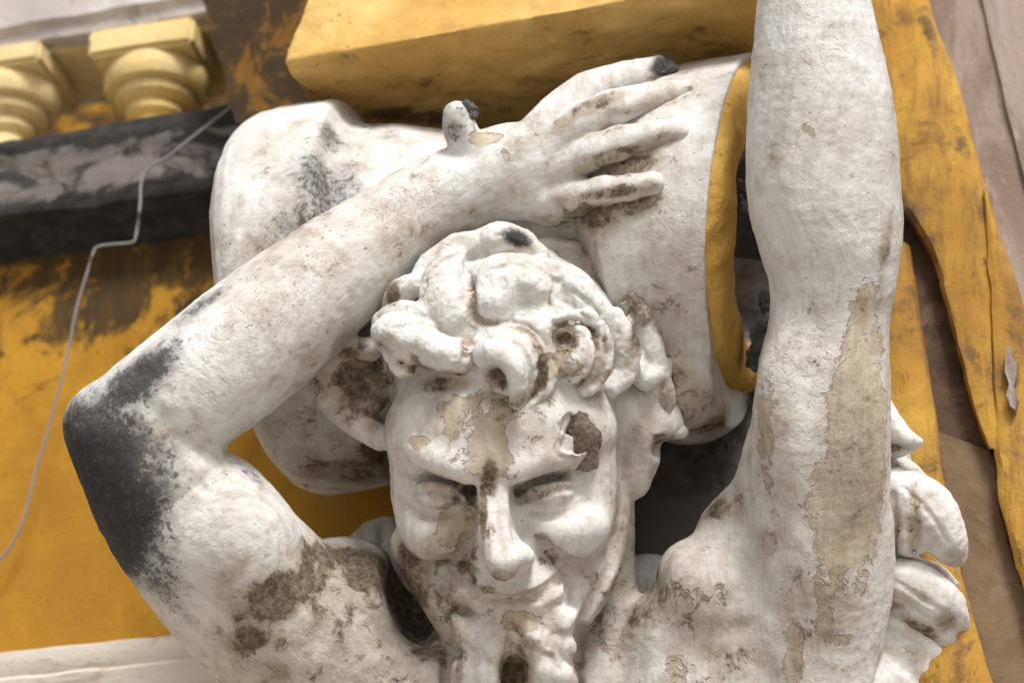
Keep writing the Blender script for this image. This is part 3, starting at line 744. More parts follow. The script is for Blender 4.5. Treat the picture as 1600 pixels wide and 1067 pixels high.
# torso, neck, shoulders
g.ell((800, 1330, 110), (420, 190, 330), k=30)
g.ell((820, 1200, 120), (330, 170, 190), k=60)
g.caps([(815, 880, 90, 135), (825, 980, 100, 135), (830, 1100, 110, 170)], k=30)
g.caps([(600, 1010, 40, 110), (740, 1060, 60, 110)], k=50)                         # trapezius
g.ell((545, 975, 20), (120, 120, 140), 20, k=40)                                    # deltoid
g.ell((620, 1090, -10), (190, 120, 120), 10, k=50)
g.ell((945, 1100, 40), (120, 110, 140), 0, k=40)
g.caps([(958, 760, 50, 34), (962, 860, 40, 30), (960, 950, 30, 34), (940, 1060, 10, 44)], k=24)      # neck cord at the right
g.caps([(690, 900, 50, 36), (705, 980, 40, 40), (735, 1100, 20, 56)], k=24)
# right-hand arm (viewer's right): forearm up, elbow, upper arm down to the shoulder
g.caps([(1262, -240, -120, 74), (1268, -100, -130, 79), (1271, 0, -135, 87), (1278, 100, -140, 103), (1283, 200, -140, 117), (1286, 290, -140, 120), (1296, 360, -138, 114), (1301, 420, -135, 101), (1297, 500, -130, 94),
        (1286, 600, -125, 104), (1281, 700, -120, 110), (1282, 800, -115, 106), (1280, 900, -105, 102), (1275, 1000, -90, 96), (1268, 1100, -80, 100), (1260, 1260, -60, 120)], k=14, n=6)
g.ell((1370, 355, -112), (40, 54, 88), -3, k=10)                                    # outer elbow knob
g.ell((1236, 640, -190), (48, 46, 130), 3, k=40)
g.ell((1330, 650, -180), (45, 48, 140), 2, k=40)
g.caps([(1150, 830, -20, 60), (1180, 780, -50, 46), (1215, 720, -80, 50)], k=40)
g.ell((1118, 935, -50), (90, 110, 105), -12, k=30); g.ell((1075, 900, -40), (40, 70, 50), 30, k=30)                                  # shoulder / breast mass
g.ell((1090, 1080, -40), (110, 110, 120), 0, k=50); g.ell((1040, 985, -10), (62, 80, 62), 0, k=40)
g.ell((1190, 1050, -60), (90, 100, 150), 0, k=50)
g.caps([(1360, 820, -110, 30), (1372, 900, -110, 22), (1350, 1000, -90, 28)], k=30)
g.caps([(1195, 800, -190, 7), (1205, 860, -190, 9), (1215, 920, -195, 5)], k=16, cut=True)
g.caps([(1050, 900, -155, 6), (1060, 960, -160, 8), (1075, 1067, -160, 8)], k=20, cut=True)
g.caps([(1165, 985, -165, 8), (1190, 1040, -165, 14), (1200, 1100, -165, 16)], k=30, cut=True)
# left-hand arm: upper arm, elbow, forearm across above the head
g.caps([(212, 705, -120, 98), (250, 745, -115, 110), (312, 828, -95, 130), (382, 914, -70, 134), (475, 998, -30, 140), (560, 1060, 10, 140)], k=14, n=6)
g.caps([(186, 682, -122, 88), (240, 645, -124, 96), (300, 607, -115, 103), (405, 525, -85, 105), (520, 430, -40, 91), (600, 370, -5, 78), (660, 326, 15, 71), (730, 290, 28, 68), (800, 268, 35, 66)], k=16, n=6)
g.ell((150, 655, -120), (46, 50, 42), 40, k=30); g.ell((232, 800, -108), (74, 80, 90), 30, k=40)
g.ell((365, 830, -150), (90, 70, 75), -40, k=50)                                   # biceps
g.caps([(330, 705, -215, 7), (345, 730, -200, 8), (325, 762, -205, 5)], k=22, cut=True)
g.caps([(238, 640, -225, 5), (300, 690, -222, 8), (350, 712, -190, 12)], k=26, cut=True)
g.caps([(470, 850, -205, 6), (500, 900, -190, 12), (515, 970, -180, 8), (480, 1030, -190, 5)], k=30, cut=True)   # under the deltoid
g.ell((590, 940, -60), (60, 60, 70), 0, k=30)
g.ell((642, 925, -70), (40, 170, 84), 12, k=26, cut=True); g.ell((1015, 950, 120), (80, 50, 85), 0, k=24)                           # dark hollow beside the neck
# hand: back of the hand, knuckles, thumb, four fingers lying on the bolster
g.ell((845, 252, 5), (95, 42, 62), 12, k=26)
g.ell((790, 262, 20), (70, 50, 64), 8, k=26)
g.ell((900, 232, 5), (52, 34, 52), 20, k=22)
g.caps([(775, 245, 15, 34), (735, 228, 0, 30), (718, 200, -8, 27), (714, 180, -10, 23)], k=10)
g.caps([(845, 205, 8, 33), (880, 170, 18, 31), (918, 143, 40, 29), (965, 127, 70, 27), (1028, 112, 100, 24)], k=9)
g.caps([(865, 230, -8, 30), (910, 192, -18, 29), (955, 170, -8, 28), (1010, 155, 15, 25), (1082, 144, 28, 21)], k=9)
g.caps([(880, 268, -14, 28), (925, 240, -42, 27), (965, 224, -42, 26), (1010, 214, -38, 23), (1058, 206, -40, 21)], k=9)
g.caps([(860, 318, 5, 32), (905, 306, -40, 24), (945, 298, -58, 22), (985, 293, -66, 20), (1020, 287, -70, 18.5)], k=9)
g.caps([(800, 300, 20, 40), (860, 312, 12, 34), (900, 310, -15, 28)], k=24)
for a_, b_ in (((835, 222, -30), (885, 182, -22)), ((845, 245, -42), (905, 205, -48)), ((850, 270, -42), (915, 252, -62))):
    g.caps([(*a_, 5), (*b_, 7)], k=14, smooth=False)

for x_, y_, d_, r_ in ((918, 143, 36, 29), (978, 125, 76, 26), (957, 170, -12, 29), (1022, 154, 16, 24), (965, 224, -45, 27), (1015, 213, -40, 23.5), (943, 298, -60, 23), (985, 293, -68, 20.5)):
    g.ell((x_, y_, d_), (r_ * 1.1, r_, r_), 15, k=6)
# head
g.ell((795, 600, 10), (182, 205, 200), k=30)
g.ell((788, 740, -40), (166, 140, 190), k=50)
g.ell((778, 690, -85), (158, 120, 100), k=40); g.ell((778, 672, -100), (172, 108, 84), 0, k=40)
g.ell((796, 880, -60), (128, 110, 112), k=40)
# ears
g.ell((552, 600, -10), (62, 36, 60), 30, k=14); g.caps([(505, 575, -30, 16), (512, 620, -30, 18), (545, 655, -20, 20), (595, 684, -50, 20)], k=12); g.caps([(505, 575, -30, 14), (545, 550, -40, 18), (580, 545, -50, 20)], k=14)
g.ell((566, 610, -60), (30, 44, 30), 0, k=12, cut=True); g.ell((540, 590, -52), (12, 24, 20), 0, k=10, cut=True)
g.caps([(1000, 600, -10, 30), (1030, 640, -10, 30), (1052, 668, -16, 18), (1066, 676, -18, 10)], k=14); g.caps([(985, 640, -30, 34), (1003, 690, -20, 34), (988, 750, -10, 30)], k=26)
g.caps([(1003, 640, -58, 8), (1030, 660, -46, 9)], k=10, cut=True); g.ell((1036, 700, -40), (18, 30, 16), 20, k=10, cut=True)
# jaw, cheeks
g.caps([(645, 850, -50, 36), (682, 915, -75, 38), (735, 985, -105, 40)], k=24)
g.caps([(945, 800, -30, 40), (918, 890, -60, 50), (860, 980, -105, 46)], k=28)
g.ell((676, 832, -118), (50, 66, 44), -14, k=28); g.ell((648, 770, -90), (36, 60, 60), 0, k=30)
g.ell((882, 828, -122), (72, 70, 48), 10, k=28); g.ell((920, 765, -84), (42, 60, 70), 0, k=30)
# sockets
g.ell((686, 766, -205), (62, 66, 32), -16, k=12, cut=True); g.ell((738, 768, -205), (19, 66, 28), 0, k=8, cut=True)
g.ell((850, 764, -205), (72, 62, 30), 14, k=12, cut=True); g.ell((806, 770, -205), (12, 56, 24), 0, k=8, cut=True)
# brows: the forehead ends in a sharp lowered edge over each eye
g.caps([(630, 696, -126, 15), (662, 708, -172, 18), (705, 727, -198, 19), (738, 742, -208, 15)], k=24)
g.caps([(792, 742, -208, 15), (825, 727, -198, 19), (875, 706, -174, 18), (936, 676, -116, 16)], k=24)
g.ell((765, 722, -198), (38, 30, 34), 0, k=24)
g.caps([(640, 752, -206, 14), (680, 762, -216, 20), (722, 774, -222, 20), (742, 782, -222, 14)], k=5, cut=True)
g.caps([(803, 780, -222, 12), (830, 768, -220, 19), (870, 757, -210, 19), (915, 742, -176, 14)], k=5, cut=True)
# eyes and lids
g.ell((681, 775, -158), (33, 30, 21), -6, k=3); g.ell((861, 774, -158), (38, 30, 21), 8, k=3)
g.ridge([(642, 766, 5), (660, 761, 7), (682, 760, 7), (706, 766, 7), (724, 776, 5)], k=4, sink=0.1)
g.ridge([(818, 776, 5), (838, 765, 7), (860, 760, 7), (884, 757, 7), (908, 752, 5)], k=4, sink=0.1)
g.groove([(650, 774, 3), (680, 770, 4), (714, 779, 3)], k=3); g.groove([(826, 776, 3), (858, 770, 4), (896, 763, 3)], k=3)
g.ridge([(644, 784, 4), (664, 796, 5), (690, 799, 5), (720, 790, 4)], k=6, sink=0.3); g.ridge([(820, 790, 4), (845, 798, 5), (874, 796, 5), (906, 778, 4)], k=6, sink=0.3)
g.groove([(640, 794, 3), (672, 808, 4), (715, 803, 3)], k=8); g.groove([(825, 803, 3), (858, 809, 4), (900, 796, 3)], k=8)
g.groove([(636, 744, 3), (672, 748, 5), (712, 757, 6), (738, 770, 7)], k=5); g.groove([(808, 768, 6), (840, 752, 6), (880, 744, 5), (914, 734, 3)], k=5)
g.ell((738, 774, -190), (14, 60, 18), 0, k=6, cut=True)
# nose: flat ridge, broad tip, wings
for s_ in (-11, 11):
    g.caps([(770 + s_, 735, -192, 16), (772 + s_ * 0.9, 785, -216, 14), (777 + s_ * 0.9, 835, -242, 14), (785 + s_ * 0.8, 874, -260, 17)], k=5)
g.ell((787, 884, -246), (25, 36, 23), 0, k=8)
g.caps([(771, 760, -165, 26), (778, 840, -190, 32), (785, 870, -196, 42)], k=14)
g.ell((754, 868, -198), (18, 32, 19), 20, k=9); g.ell((816, 868, -200), (21, 34, 19), -24, k=9)
g.groove([(728, 840, 5), (722, 866, 9), (732, 892, 7)], k=7); g.groove([(846, 840, 4), (854, 860, 7), (842, 886, 6)], k=7)
g.ell((764, 903, -232), (13, 30, 8), 14, k=6, cut=True); g.ell((814, 899, -230), (15, 30, 8), -14, k=6, cut=True)
# folds under the cheeks
g.groove([(640, 872, 3), (672, 884, 8), (706, 884, 12), (728, 862, 10), (734, 840, 5)], k=16, lift=0.1)
g.groove([(842, 836, 5), (854, 858, 11), (880, 878, 11), (915, 885, 9), (945, 872, 7), (962, 836, 4)], k=16, lift=0.1)
# muzzle, lips
g.ell((800, 918, -145), (90, 58, 44), 0, k=22)
g.ridge([(745, 948, 9), (780, 959, 15), (825, 956, 15), (872, 926, 9)], k=8, sink=0.3)
g.groove([(702, 884, 6), (730, 918, 11), (766, 937, 13), (806, 940, 13), (845, 928, 12), (872, 905, 10), (886, 892, 6)], k=3)
g.groove([(878, 888, 5), (890, 900, 5), (886, 922, 4)], k=12); g.groove([(745, 972, 5), (800, 980, 9), (852, 966, 5)], k=16)
g.groove([(690, 900, 4), (703, 950, 6), (722, 980, 4)], k=12)
# chin and forked beard
g.ell((803, 992, -112), (64, 64, 44), 0, k=22)
g.ell((752, 1000, -150), (38, 38, 40), 20, k=16); g.ell((740, 1060, -146), (36, 38, 44), 0, k=14); g.caps([(772, 965, -160, 18), (758, 1030, -164, 26), (748, 1100, -150, 32)], k=18)
g.ell((855, 985, -148), (38, 38, 50), -16, k=18); g.ell((862, 1060, -146), (36, 38, 54), -6, k=16); g.caps([(838, 960, -165, 18), (850, 1020, -164, 26), (848, 1100, -150, 32)], k=18)
g.caps([(805, 1008, -200, 5), (805, 1030, -190, 16), (803, 1060, -180, 28), (800, 1110, -170, 36)], k=10, cut=True)
g.groove([(710, 980, 4), (704, 1010, 8), (698, 1040, 9), (698, 1090, 9)], k=8); g.groove([(893, 985, 3), (898, 1030, 4), (895, 1080, 4)], k=12)
g.groove([(714, 1032, 3), (738, 1034, 4), (760, 1024, 2)], k=8); g.groove([(862, 1005, 2), (880, 1022, 3), (896, 1020, 3)], k=8)
g.groove([(790, 1000, 3), (806, 1012, 5), (822, 1000, 3)], k=10)
for x_, y_, r_ in ((732, 990, 22), (762, 1012, 20), (728, 1046, 22), (756, 1060, 22), (872, 968, 22), (846, 1004, 20), (878, 1010, 22), (858, 1046, 22), (884, 1062, 20), (738, 1085, 22), (868, 1090, 22), (775, 985, 14), (832, 990, 14)):
    g.ridge([(x_ - 6, y_ - 9, r_ * 0.8), (x_, y_, r_), (x_ + 4, y_ + 10, r_ * 0.7)], k=9, sink=0.62)
for q in ([(722, 1004, 2), (745, 1022, 4), (738, 1040, 3)], [(770, 990, 2), (752, 1018, 4), (772, 1040, 3)], [(890, 985, 2), (866, 990, 4), (856, 1010, 3)], [(838, 1018, 2), (862, 1026, 4), (872, 1044, 3)], [(742, 1066, 2), (752, 1080, 4), (746, 1100, 3)]):
    g.groove(q, k=5)
g.ridge([(715, 928, 6), (706, 950, 9), (718, 980, 6)], k=10, sink=0.6); g.ridge([(902, 925, 5), (898, 950, 9), (884, 978, 6)], k=10, sink=0.65)
g.groove([(966, 850, 4), (948, 900, 9), (915, 960, 10), (902, 1010, 10), (900, 1080, 10)], k=12)
# where the coat has fallen off the forehead: a ragged pit
PD = g.front(902, 684)
g.sink(902, 684, 26, 33, 11, 5)
g.sink(890, 662, 12, 16, 9, 6)
g.groove([(872, 662, 2.5), (878, 680, 2.5), (868, 700, 2.5), (876, 714, 2.5), (900, 716, 2.5)], k=3)
V, F = g.mesh(); V, _ = roughen(V, F, [(95, 1.2), (24, 0.9), (9, 0.6)], 11)

fig = empty('atlas_statue', pw(800, 1280, 60))
tag(fig, 'weathered white satyr statue bowing under the capital with both arms raised', 'statue')
body = np_mesh('body', to_world(V), F, M_LIME, fig, pw(800, 900, 0))
ST = [
 # left elbow and outer arm: black mould
 ('mold_shade', 130, 690, 90, 80, 50, .8), ('mold_shade', 140, 750, 120, 90, 60, 1.15), ('mold_shade', 175, 830, 130, 80, 60, 1.05), ('mold_shade', 215, 590, 36, 90, -50, .85), ('mold_shade', 230, 740, 60, 70, 0, .62), ('mold_shade', 280, 770, 60, 40, 30, .4), ('mold_shade', 315, 472, 16, 60, -55, .6), ('mold_shade', 200, 760, 60, 70, 0, .66),
 ('mold_shade', 235, 880, 45, 80, 30, .62), ('mold_shade', 390, 735, 45, 12, -40, .55), ('mold_shade', 460, 780, 12, 40, 20, .5), ('mold_shade', 270, 940, 25, 70, 30, .4),
 ('brown', 215, 720, 60, 90, 0, .35), ('brown', 260, 790, 60, 50, 0, .3),
 # brown patches on the upper arm and deltoid, painted shade on face, neck, chest
 ('brown', 430, 935, 70, 42, 20, .95), ('brown', 390, 1000, 45, 30, 30, .75), ('brown', 490, 890, 35, 60, 0, .9), ('brown', 540, 880, 60, 40, 0, .75), ('brown', 560, 990, 70, 60, 0, .42), ('brown', 640, 920, 40, 80, 0, .95),
 ('brown', 600, 890, 70, 30, -30, .75), ('brown', 640, 980, 60, 50, 0, .75), ('brown', 600, 1050, 80, 40, 0, .5), ('brown', 690, 1040, 50, 40, 0, .4), ('brown', 480, 1050, 70, 30, 0, .4),
 ('brown', 590, 960, 90, 60, 0, .52), ('brown', 540, 1040, 100, 40, 10, .5), ('brown', 660, 1040, 60, 50, 0, .45), ('brown', 500, 940, 40, 50, 0, .55), ('brown', 700, 960, 20, 60, 10, .4), ('brown', 420, 760, 60, 40, -30, .18), ('brown', 300, 760, 70, 40, -40, .3), ('brown', 350, 880, 40, 70, 0, .2),
 ('brown', 940, 1000, 60, 40, 0, .28), ('brown', 1060, 830, 30, 60, -30, .4), ('brown', 1110, 800, 60, 20, 30, .55), ('brown', 1120, 990, 50, 60, 0, .3), ('brown', 1165, 960, 30, 70, 0, .4), ('brown', 970, 880, 20, 70, 0, .35), ('brown', 930, 960, 50, 20, 30, .3),
 ('brown', 955, 760, 14, 80, 0, .25), ('brown', 640, 745, 30, 10, -20, .4), ('brown', 690, 755, 40, 10, -14, .5), ('brown', 850, 752, 60, 8, 14, .42), ('brown', 690, 790, 30, 8, 0, .3), ('brown', 735, 800, 14, 40, 0, .6), ('brown', 700, 880, 40, 10, 0, .75), ('brown', 735, 900, 10, 26, 20, .8), ('brown', 800, 938, 60, 7, 0, .62), ('brown', 862, 866, 24, 12, -30, .55), ('brown', 905, 882, 40, 8, 0, .4), ('brown', 785, 912, 34, 8, 0, .6),  # dirt, with shade painted into eye sockets, cheek folds and mouth line
 ('brown', 718, 1030, 8, 60, 0, .55), ('brown', 895, 1030, 10, 60, 0, .4), ('brown', 830, 1005, 20, 14, 0, .6), ('brown', 870, 560, 10, 10, 0, .1), ('brown', 820, 660, 60, 40, 0, .3), ('brown', 700, 660, 50, 40, 0, .35), ('brown', 940, 650, 40, 40, 0, .2), ('brown', 620, 720, 14, 50, 0, .22), ('brown', 855, 690, 26, 10, 20, .3),
 ('brown', 960, 950, 90, 130, 0, .50), ('brown', 1100, 960, 110, 130, 0, .46), ('brown', 700, 950, 60, 130, 0, .54), ('brown', 560, 960, 120, 110, 0, .56), ('brown', 430, 1000, 120, 70, 20, .46), ('brown', 1270, 960, 90, 130, 0, .42), ('brown', 1330, 720, 60, 190, 0, .40), ('brown', 800, 960, 90, 70, 0, .44), ('brown', 1220, 760, 40, 160, 0, .34),  # broad grime, deepened to paint the missing shade on neck and chest
 ('brown', 975, 800, 34, 130, 0, .48), ('brown', 790, 910, 90, 34, 0, .5), ('brown', 900, 895, 60, 34, 0, .46), ('brown', 690, 765, 60, 26, -14, .48), ('brown', 850, 762, 70, 26, 14, .44), ('brown', 780, 800, 40, 100, 0, .3), ('brown', 920, 700, 40, 60, 0, .3), ('brown', 1010, 680, 30, 70, 0, .45), ('brown', 320, 740, 110, 60, -40, .28), ('brown', 760, 690, 100, 60, 0, .30), ('brown', 700, 350, 130, 20, 25, .4), ('brown', 805, 1060, 50, 50, 0, .95),  # grime plus painted shade on lower face, sockets and beard gap
 ('brown', 640, 960, 60, 90, 10, .9), ('brown', 620, 900, 40, 50, 0, .8), ('brown', 665, 1000, 40, 50, 0, .6), ('brown', 1010, 930, 60, 70, 0, .6),  # mostly painted shade of the hollow beside the neck
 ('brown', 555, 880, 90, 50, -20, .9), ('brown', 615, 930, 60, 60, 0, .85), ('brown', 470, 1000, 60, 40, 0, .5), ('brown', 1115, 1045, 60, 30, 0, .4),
 # crazing on forearm
 ('crack', 480, 440, 200, 60, 37, .62), ('crack', 640, 310, 110, 50, 30, .75), ('crack', 330, 590, 150, 60, 40, .45), ('crack', 760, 270, 80, 60, 10, .45), ('peel', 340, 520, 120, 40, 37, .5),
 ('brown', 640, 310, 80, 26, 30, .22), ('brown', 500, 440, 120, 26, 37, .18), ('brown', 620, 380, 60, 30, 30, .4), ('brown', 720, 365, 90, 16, 12, .6), ('brown', 420, 690, 60, 26, 40, .25), ('brown', 540, 540, 40, 30, 40, .5),
 # wrist and hand
 ('beige', 760, 216, 36, 16, 12, .6), ('beige', 790, 240, 8, 20, 0, .5), ('mold_shade', 710, 205, 24, 24, 0, .5), ('mold_shade', 715, 180, 30, 30, 0, .35), ('mold_shade', 745, 172, 12, 18, 0, .9),
 ('brown', 880, 190, 40, 16, 35, .6), ('brown', 950, 152, 70, 11, 15, .5), ('mold_shade', 930, 160, 60, 12, 20, .3), ('brown', 960, 195, 90, 14, 18, .45), ('brown', 980, 238, 90, 14, 12, .62), ('brown', 1000, 170, 90, 12, 10, .5), ('brown', 920, 168, 60, 16, 25, .6), ('brown', 1040, 215, 30, 16, 10, .55), ('brown', 920, 266, 50, 16, 20, .6),
 ('brown', 960, 300, 60, 12, 8, .7), ('brown', 920, 332, 70, 18, 8, .7), ('brown', 870, 345, 60, 16, 0, .6), ('brown', 1010, 292, 26, 12, 8, .65), ('brown', 900, 342, 50, 16, 0, .7), ('mold_shade', 1035, 105, 18, 20, 0, .95),
 # face, with shade of nose flank, left ear and beard gap painted brown
 ('beige', 740, 650, 80, 48, 0, .62), ('beige', 760, 700, 48, 60, 0, .66), ('beige', 655, 692, 24, 13, 0, .75), ('beige', 715, 820, 44, 42, 20, .72), ('beige', 700, 870, 30, 12, 0, .5), ('beige', 870, 640, 60, 30, 0, .42), ('beige', 830, 690, 40, 30, 0, .35),
 ('brown', 765, 745, 14, 40, 0, .75), ('brown', 755, 790, 8, 60, 0, .8), ('brown', 790, 660, 26, 60, 10, .42), ('brown', 735, 862, 16, 22, 0, .8), ('brown', 735, 765, 24, 16, 0, .75), ('brown', 762, 840, 7, 70, 4, .45), ('brown', 720, 885, 36, 18, -20, .7), ('brown', 760, 922, 30, 10, -15, .6),
 ('brown', 900, 672, 40, 16, 20, .3), ('brown', 680, 640, 26, 40, 0, .42), ('brown', 690, 600, 50, 16, 0, .75), ('brown', 830, 625, 60, 14, 20, .55), ('brown', 780, 625, 36, 18, 0, .65), ('brown', 940, 610, 50, 14, 20, .5),
 ('brown', 560, 600, 60, 70, 0, .85), ('brown', 520, 600, 40, 50, 0, .6), ('brown', 600, 660, 26, 40, 0, .4), ('brown', 1035, 690, 26, 20, 0, .6), ('brown', 1020, 640, 20, 40, 0, .3),
 ('beige', 815, 970, 34, 24, 0, .68), ('brown', 806, 1040, 36, 40, 0, .85), ('brown', 715, 930, 36, 50, 0, .45), ('brown', 850, 905, 50, 10, 20, .35), ('brown', 920, 880, 40, 14, 10, .3), ('brown', 660, 890, 30, 30, 0, .5),
 # chest, shoulder
 ('brown', 985, 970, 22, 16, 0, .75), ('beige', 1100, 930, 80, 60, 0, .4), ('beige', 1080, 1040, 60, 60, 0, .42), ('brown', 1170, 1030, 40, 50, 0, .5), ('brown', 1140, 790, 60, 30, 30, .45), ('brown', 1050, 880, 14, 60, 0, .45), ('brown', 1000, 820, 20, 60, 0, .45),
 # right arm
 ('beige', 1345, 690, 58, 200, 1, .82), ('beige', 1325, 800, 66, 130, 0, .85), ('beige', 1352, 560, 44, 130, 0, .72), ('beige', 1290, 940, 26, 110, 0, .52), ('beige', 1320, 1000, 60, 14, 0, .5), ('brown', 1310, 640, 24, 60, 0, .35), ('brown', 1330, 830, 50, 70, 0, .28), ('brown', 1385, 390, 10, 60, -8, .55),
 ('beige', 1265, 460, 14, 60, 0, .42), ('beige', 1262, 200, 16, 40, 0, .4), ('beige', 1192, 700, 24, 130, 0, .62), ('brown', 1195, 720, 20, 120, 0, .35), ('peel', 1240, 560, 60, 160, 0, .75), ('peel', 1225, 800, 50, 160, 0, .75), ('peel', 1270, 420, 70, 90, 0, .5), ('peel', 1270, 60, 70, 60, 0, .4),
 ('brown', 1245, 1030, 14, 60, 0, .5), ('beige', 1240, 1030, 18, 70, 0, .7), ('brown', 1180, 900, 30, 60, 0, .35), ('mold_shade', 1395, 520, 6, 90, 0, .4), ('crack', 1270, 480, 60, 120, 0, .4), ('brown', 1200, 850, 20, 30, 0, .5),
]
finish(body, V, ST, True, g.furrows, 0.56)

# ------------------------------------------------------------------ hair: thick modelled locks
g = Grid(p(480, 760, 0) + np.array([0, -310, 0]), p(1100, 330, 0) + np.array([10, 200, 10]), 2.2)
def curl(cx, cy, d, R0, R1, turns, a0, r0, r1, gx=0.0, gy=0.35, k=8, lift=0.0, flat=1.0, n=26, sgn=1):
    pts = []
    for i in range(n + 1):
        t = i / n; a = math.radians(a0) + sgn * t * turns * 2 * math.pi; R = R0 + (R1 - R0) * t
        x = cx + R * math.cos(a); y = cy - R * math.sin(a)
        pts.append((x, y, d + gx * (x - cx) + gy * (cy - y) - lift * t, r0 + (r1 - r0) * t))
    g.caps(pts, k=k, flat=flat, smooth=False)
g.ell((797, 575, 15), (192, 208, 196), k=10)                         # cap
g.ell((800, 648, -60), (240, 240, 112), 0, k=8, cut=True)            # leave the face free
g.ell((800, 535, -50), (172, 112, 66), 0, k=20)
# locks over the ears and the back of the head
g.caps([(840, 392, 10, 20), (900, 402, 10, 26), (960, 440, 10, 28), (995, 490, 10, 26), (1012, 545, 10, 24)], k=8)
g.caps([(985, 470, -40, 18), (1000, 488, -50, 15), (985, 505, -58, 11)], k=7)
g.caps([(1000, 500, -30, 22), (1020, 560, -30, 22), (1030, 600, -30, 20), (1042, 640, -26, 14)], k=9)
g.caps([(985, 560, -50, 18), (1005, 590, -60, 18), (1030, 585, -40, 14), (1045, 570, -20, 10)], k=8)
for i in range(6):
    a = i / 5
    g.groove([(862 + 6 * a, 384 + 20 * a, 2.5), (915 + 4 * a, 396 + 36 * a, 3.5), (962 - 6 * a, 430 + 52 * a, 3.5), (992 - 10 * a, 480 + 60 * a, 2.5)], k=6)
# crown
g.caps([(655, 446, -80, 18), (676, 415, -74, 22), (716, 390, -64, 24), (756, 376, -56, 20)], k=7)
g.caps([(756, 386, -62, 20), (782, 372, -70, 25), (815, 378, -68, 21), (842, 396, -66, 16)], k=7)
g.caps([(616, 482, -80, 18), (622, 460, -86, 22), (650, 446, -96, 20)], k=7)
g.caps([(846, 420, -90, 20), (890, 446, -112, 28), (925, 485, -110, 28), (950, 530, -96, 24)], k=10)
g.ell((802, 446, -118), (72, 64, 50), -6, k=10); g.ell((775, 470, -140), (48, 50, 36), 10, k=12)
g.caps([(704, 408, -90, 22), (690, 442, -118, 32), (694, 476, -148, 37), (714, 504, -168, 24)], k=12)
g.groove([(728, 418, 3), (736, 450, 5), (738, 480, 5), (748, 500, 5), (775, 506, 4), (820, 500, 4)], k=6)
g.groove([(664, 440, 3), (658, 470, 4), (664, 496, 4)], k=6)
g.groove([(775, 420, 2), (800, 412, 3), (840, 420, 3)], k=8); g.groove([(870, 440, 2), (862, 470, 3), (872, 495, 3)], k=9)
# front left lock rolling over the temple, its end curled under
g.ell((652, 532, -142), (74, 62, 42), -14, k=8); g.ell((700, 556, -180), (50, 40, 28), -20, k=10); g.caps([(600, 505, -110, 20), (625, 492, -130, 22), (660, 492, -158, 20)], k=8)
curl(628, 566, -172, 20, 14, 0.85, 150, 13, 9, gx=-0.25, gy=0.2, k=7, sgn=-1)
g.groove([(648, 560, 4), (656, 580, 6), (680, 592, 6), (716, 600, 5)], k=7); g.groove([(590, 535, 3), (604, 546, 4), (612, 560, 3)], k=6)
# central curl: a dome wound like a shell, with a hooked tip
g.ell((806, 568, -180), (54, 54, 62), 0, k=8)
g.caps([(744, 566, -196, 18), (764, 552, -222, 21), (790, 556, -240, 21), (806, 578, -248, 19), (810, 605, -242, 15), (806, 632, -226, 9)], k=6)
g.groove([(790, 510, 3), (824, 518, 5), (844, 546, 6), (848, 582, 6), (836, 614, 6), (815, 634, 4)], k=3)
g.caps([(810, 500, -186, 8), (842, 512, -190, 11), (860, 548, -190, 12), (862, 585, -190, 12), (846, 618, -196, 10), (818, 642, -202, 8)], k=5)
g.groove([(764, 600, 8), (774, 590, 11), (786, 590, 10)], k=6, lift=0.1)
g.groove([(780, 530, 2), (815, 545, 3), (830, 580, 3), (826, 612, 2.5)], k=6)
# right curl, a ring with a hollow
g.ell((896, 556, -148), (50, 52, 54), 0, k=8)
g.groove([(870, 508, 3), (905, 503, 5), (929, 524, 6), (935, 560, 6), (921, 592, 6), (895, 606, 4)], k=3)
g.caps([(870, 498, -165, 8), (908, 492, -165, 11), (938, 515, -158, 12), (948, 558, -152, 12), (934, 596, -156, 10), (905, 614, -166, 8)], k=5)
g.groove([(872, 534, 10), (882, 529, 12), (890, 534, 9)], k=6, lift=0.2); g.groove([(878, 532, 8), (884, 531, 8)], k=5)
g.groove([(865, 560, 2.5), (880, 585, 3.5), (905, 580, 3), (912, 550, 2.5)], k=6)
g.groove([(736, 515, 3), (728, 540, 6), (736, 572, 6), (745, 598, 5)], k=12)
# combing on the locks
for q in ([(620, 512), (660, 505), (705, 525)], [(800, 400), (840, 415), (870, 440)], 
          [(895, 455), (925, 480), (945, 515)], [(870, 465), (900, 485), (920, 500)], [(770, 385), (795, 380), (825, 388)], [(665, 430), (690, 408), (720, 396)], [(965, 520), (978, 550), (972, 590)], [(830, 540), (840, 570), (832, 600)], [(905, 520), (920, 545), (915, 575)]):
    g.groove([(x_, y_, 1.5 + 1.8 * math.sin(math.pi * (i_ + 0.5) / len(q))) for i_, (x_, y_) in enumerate(q)], k=6)
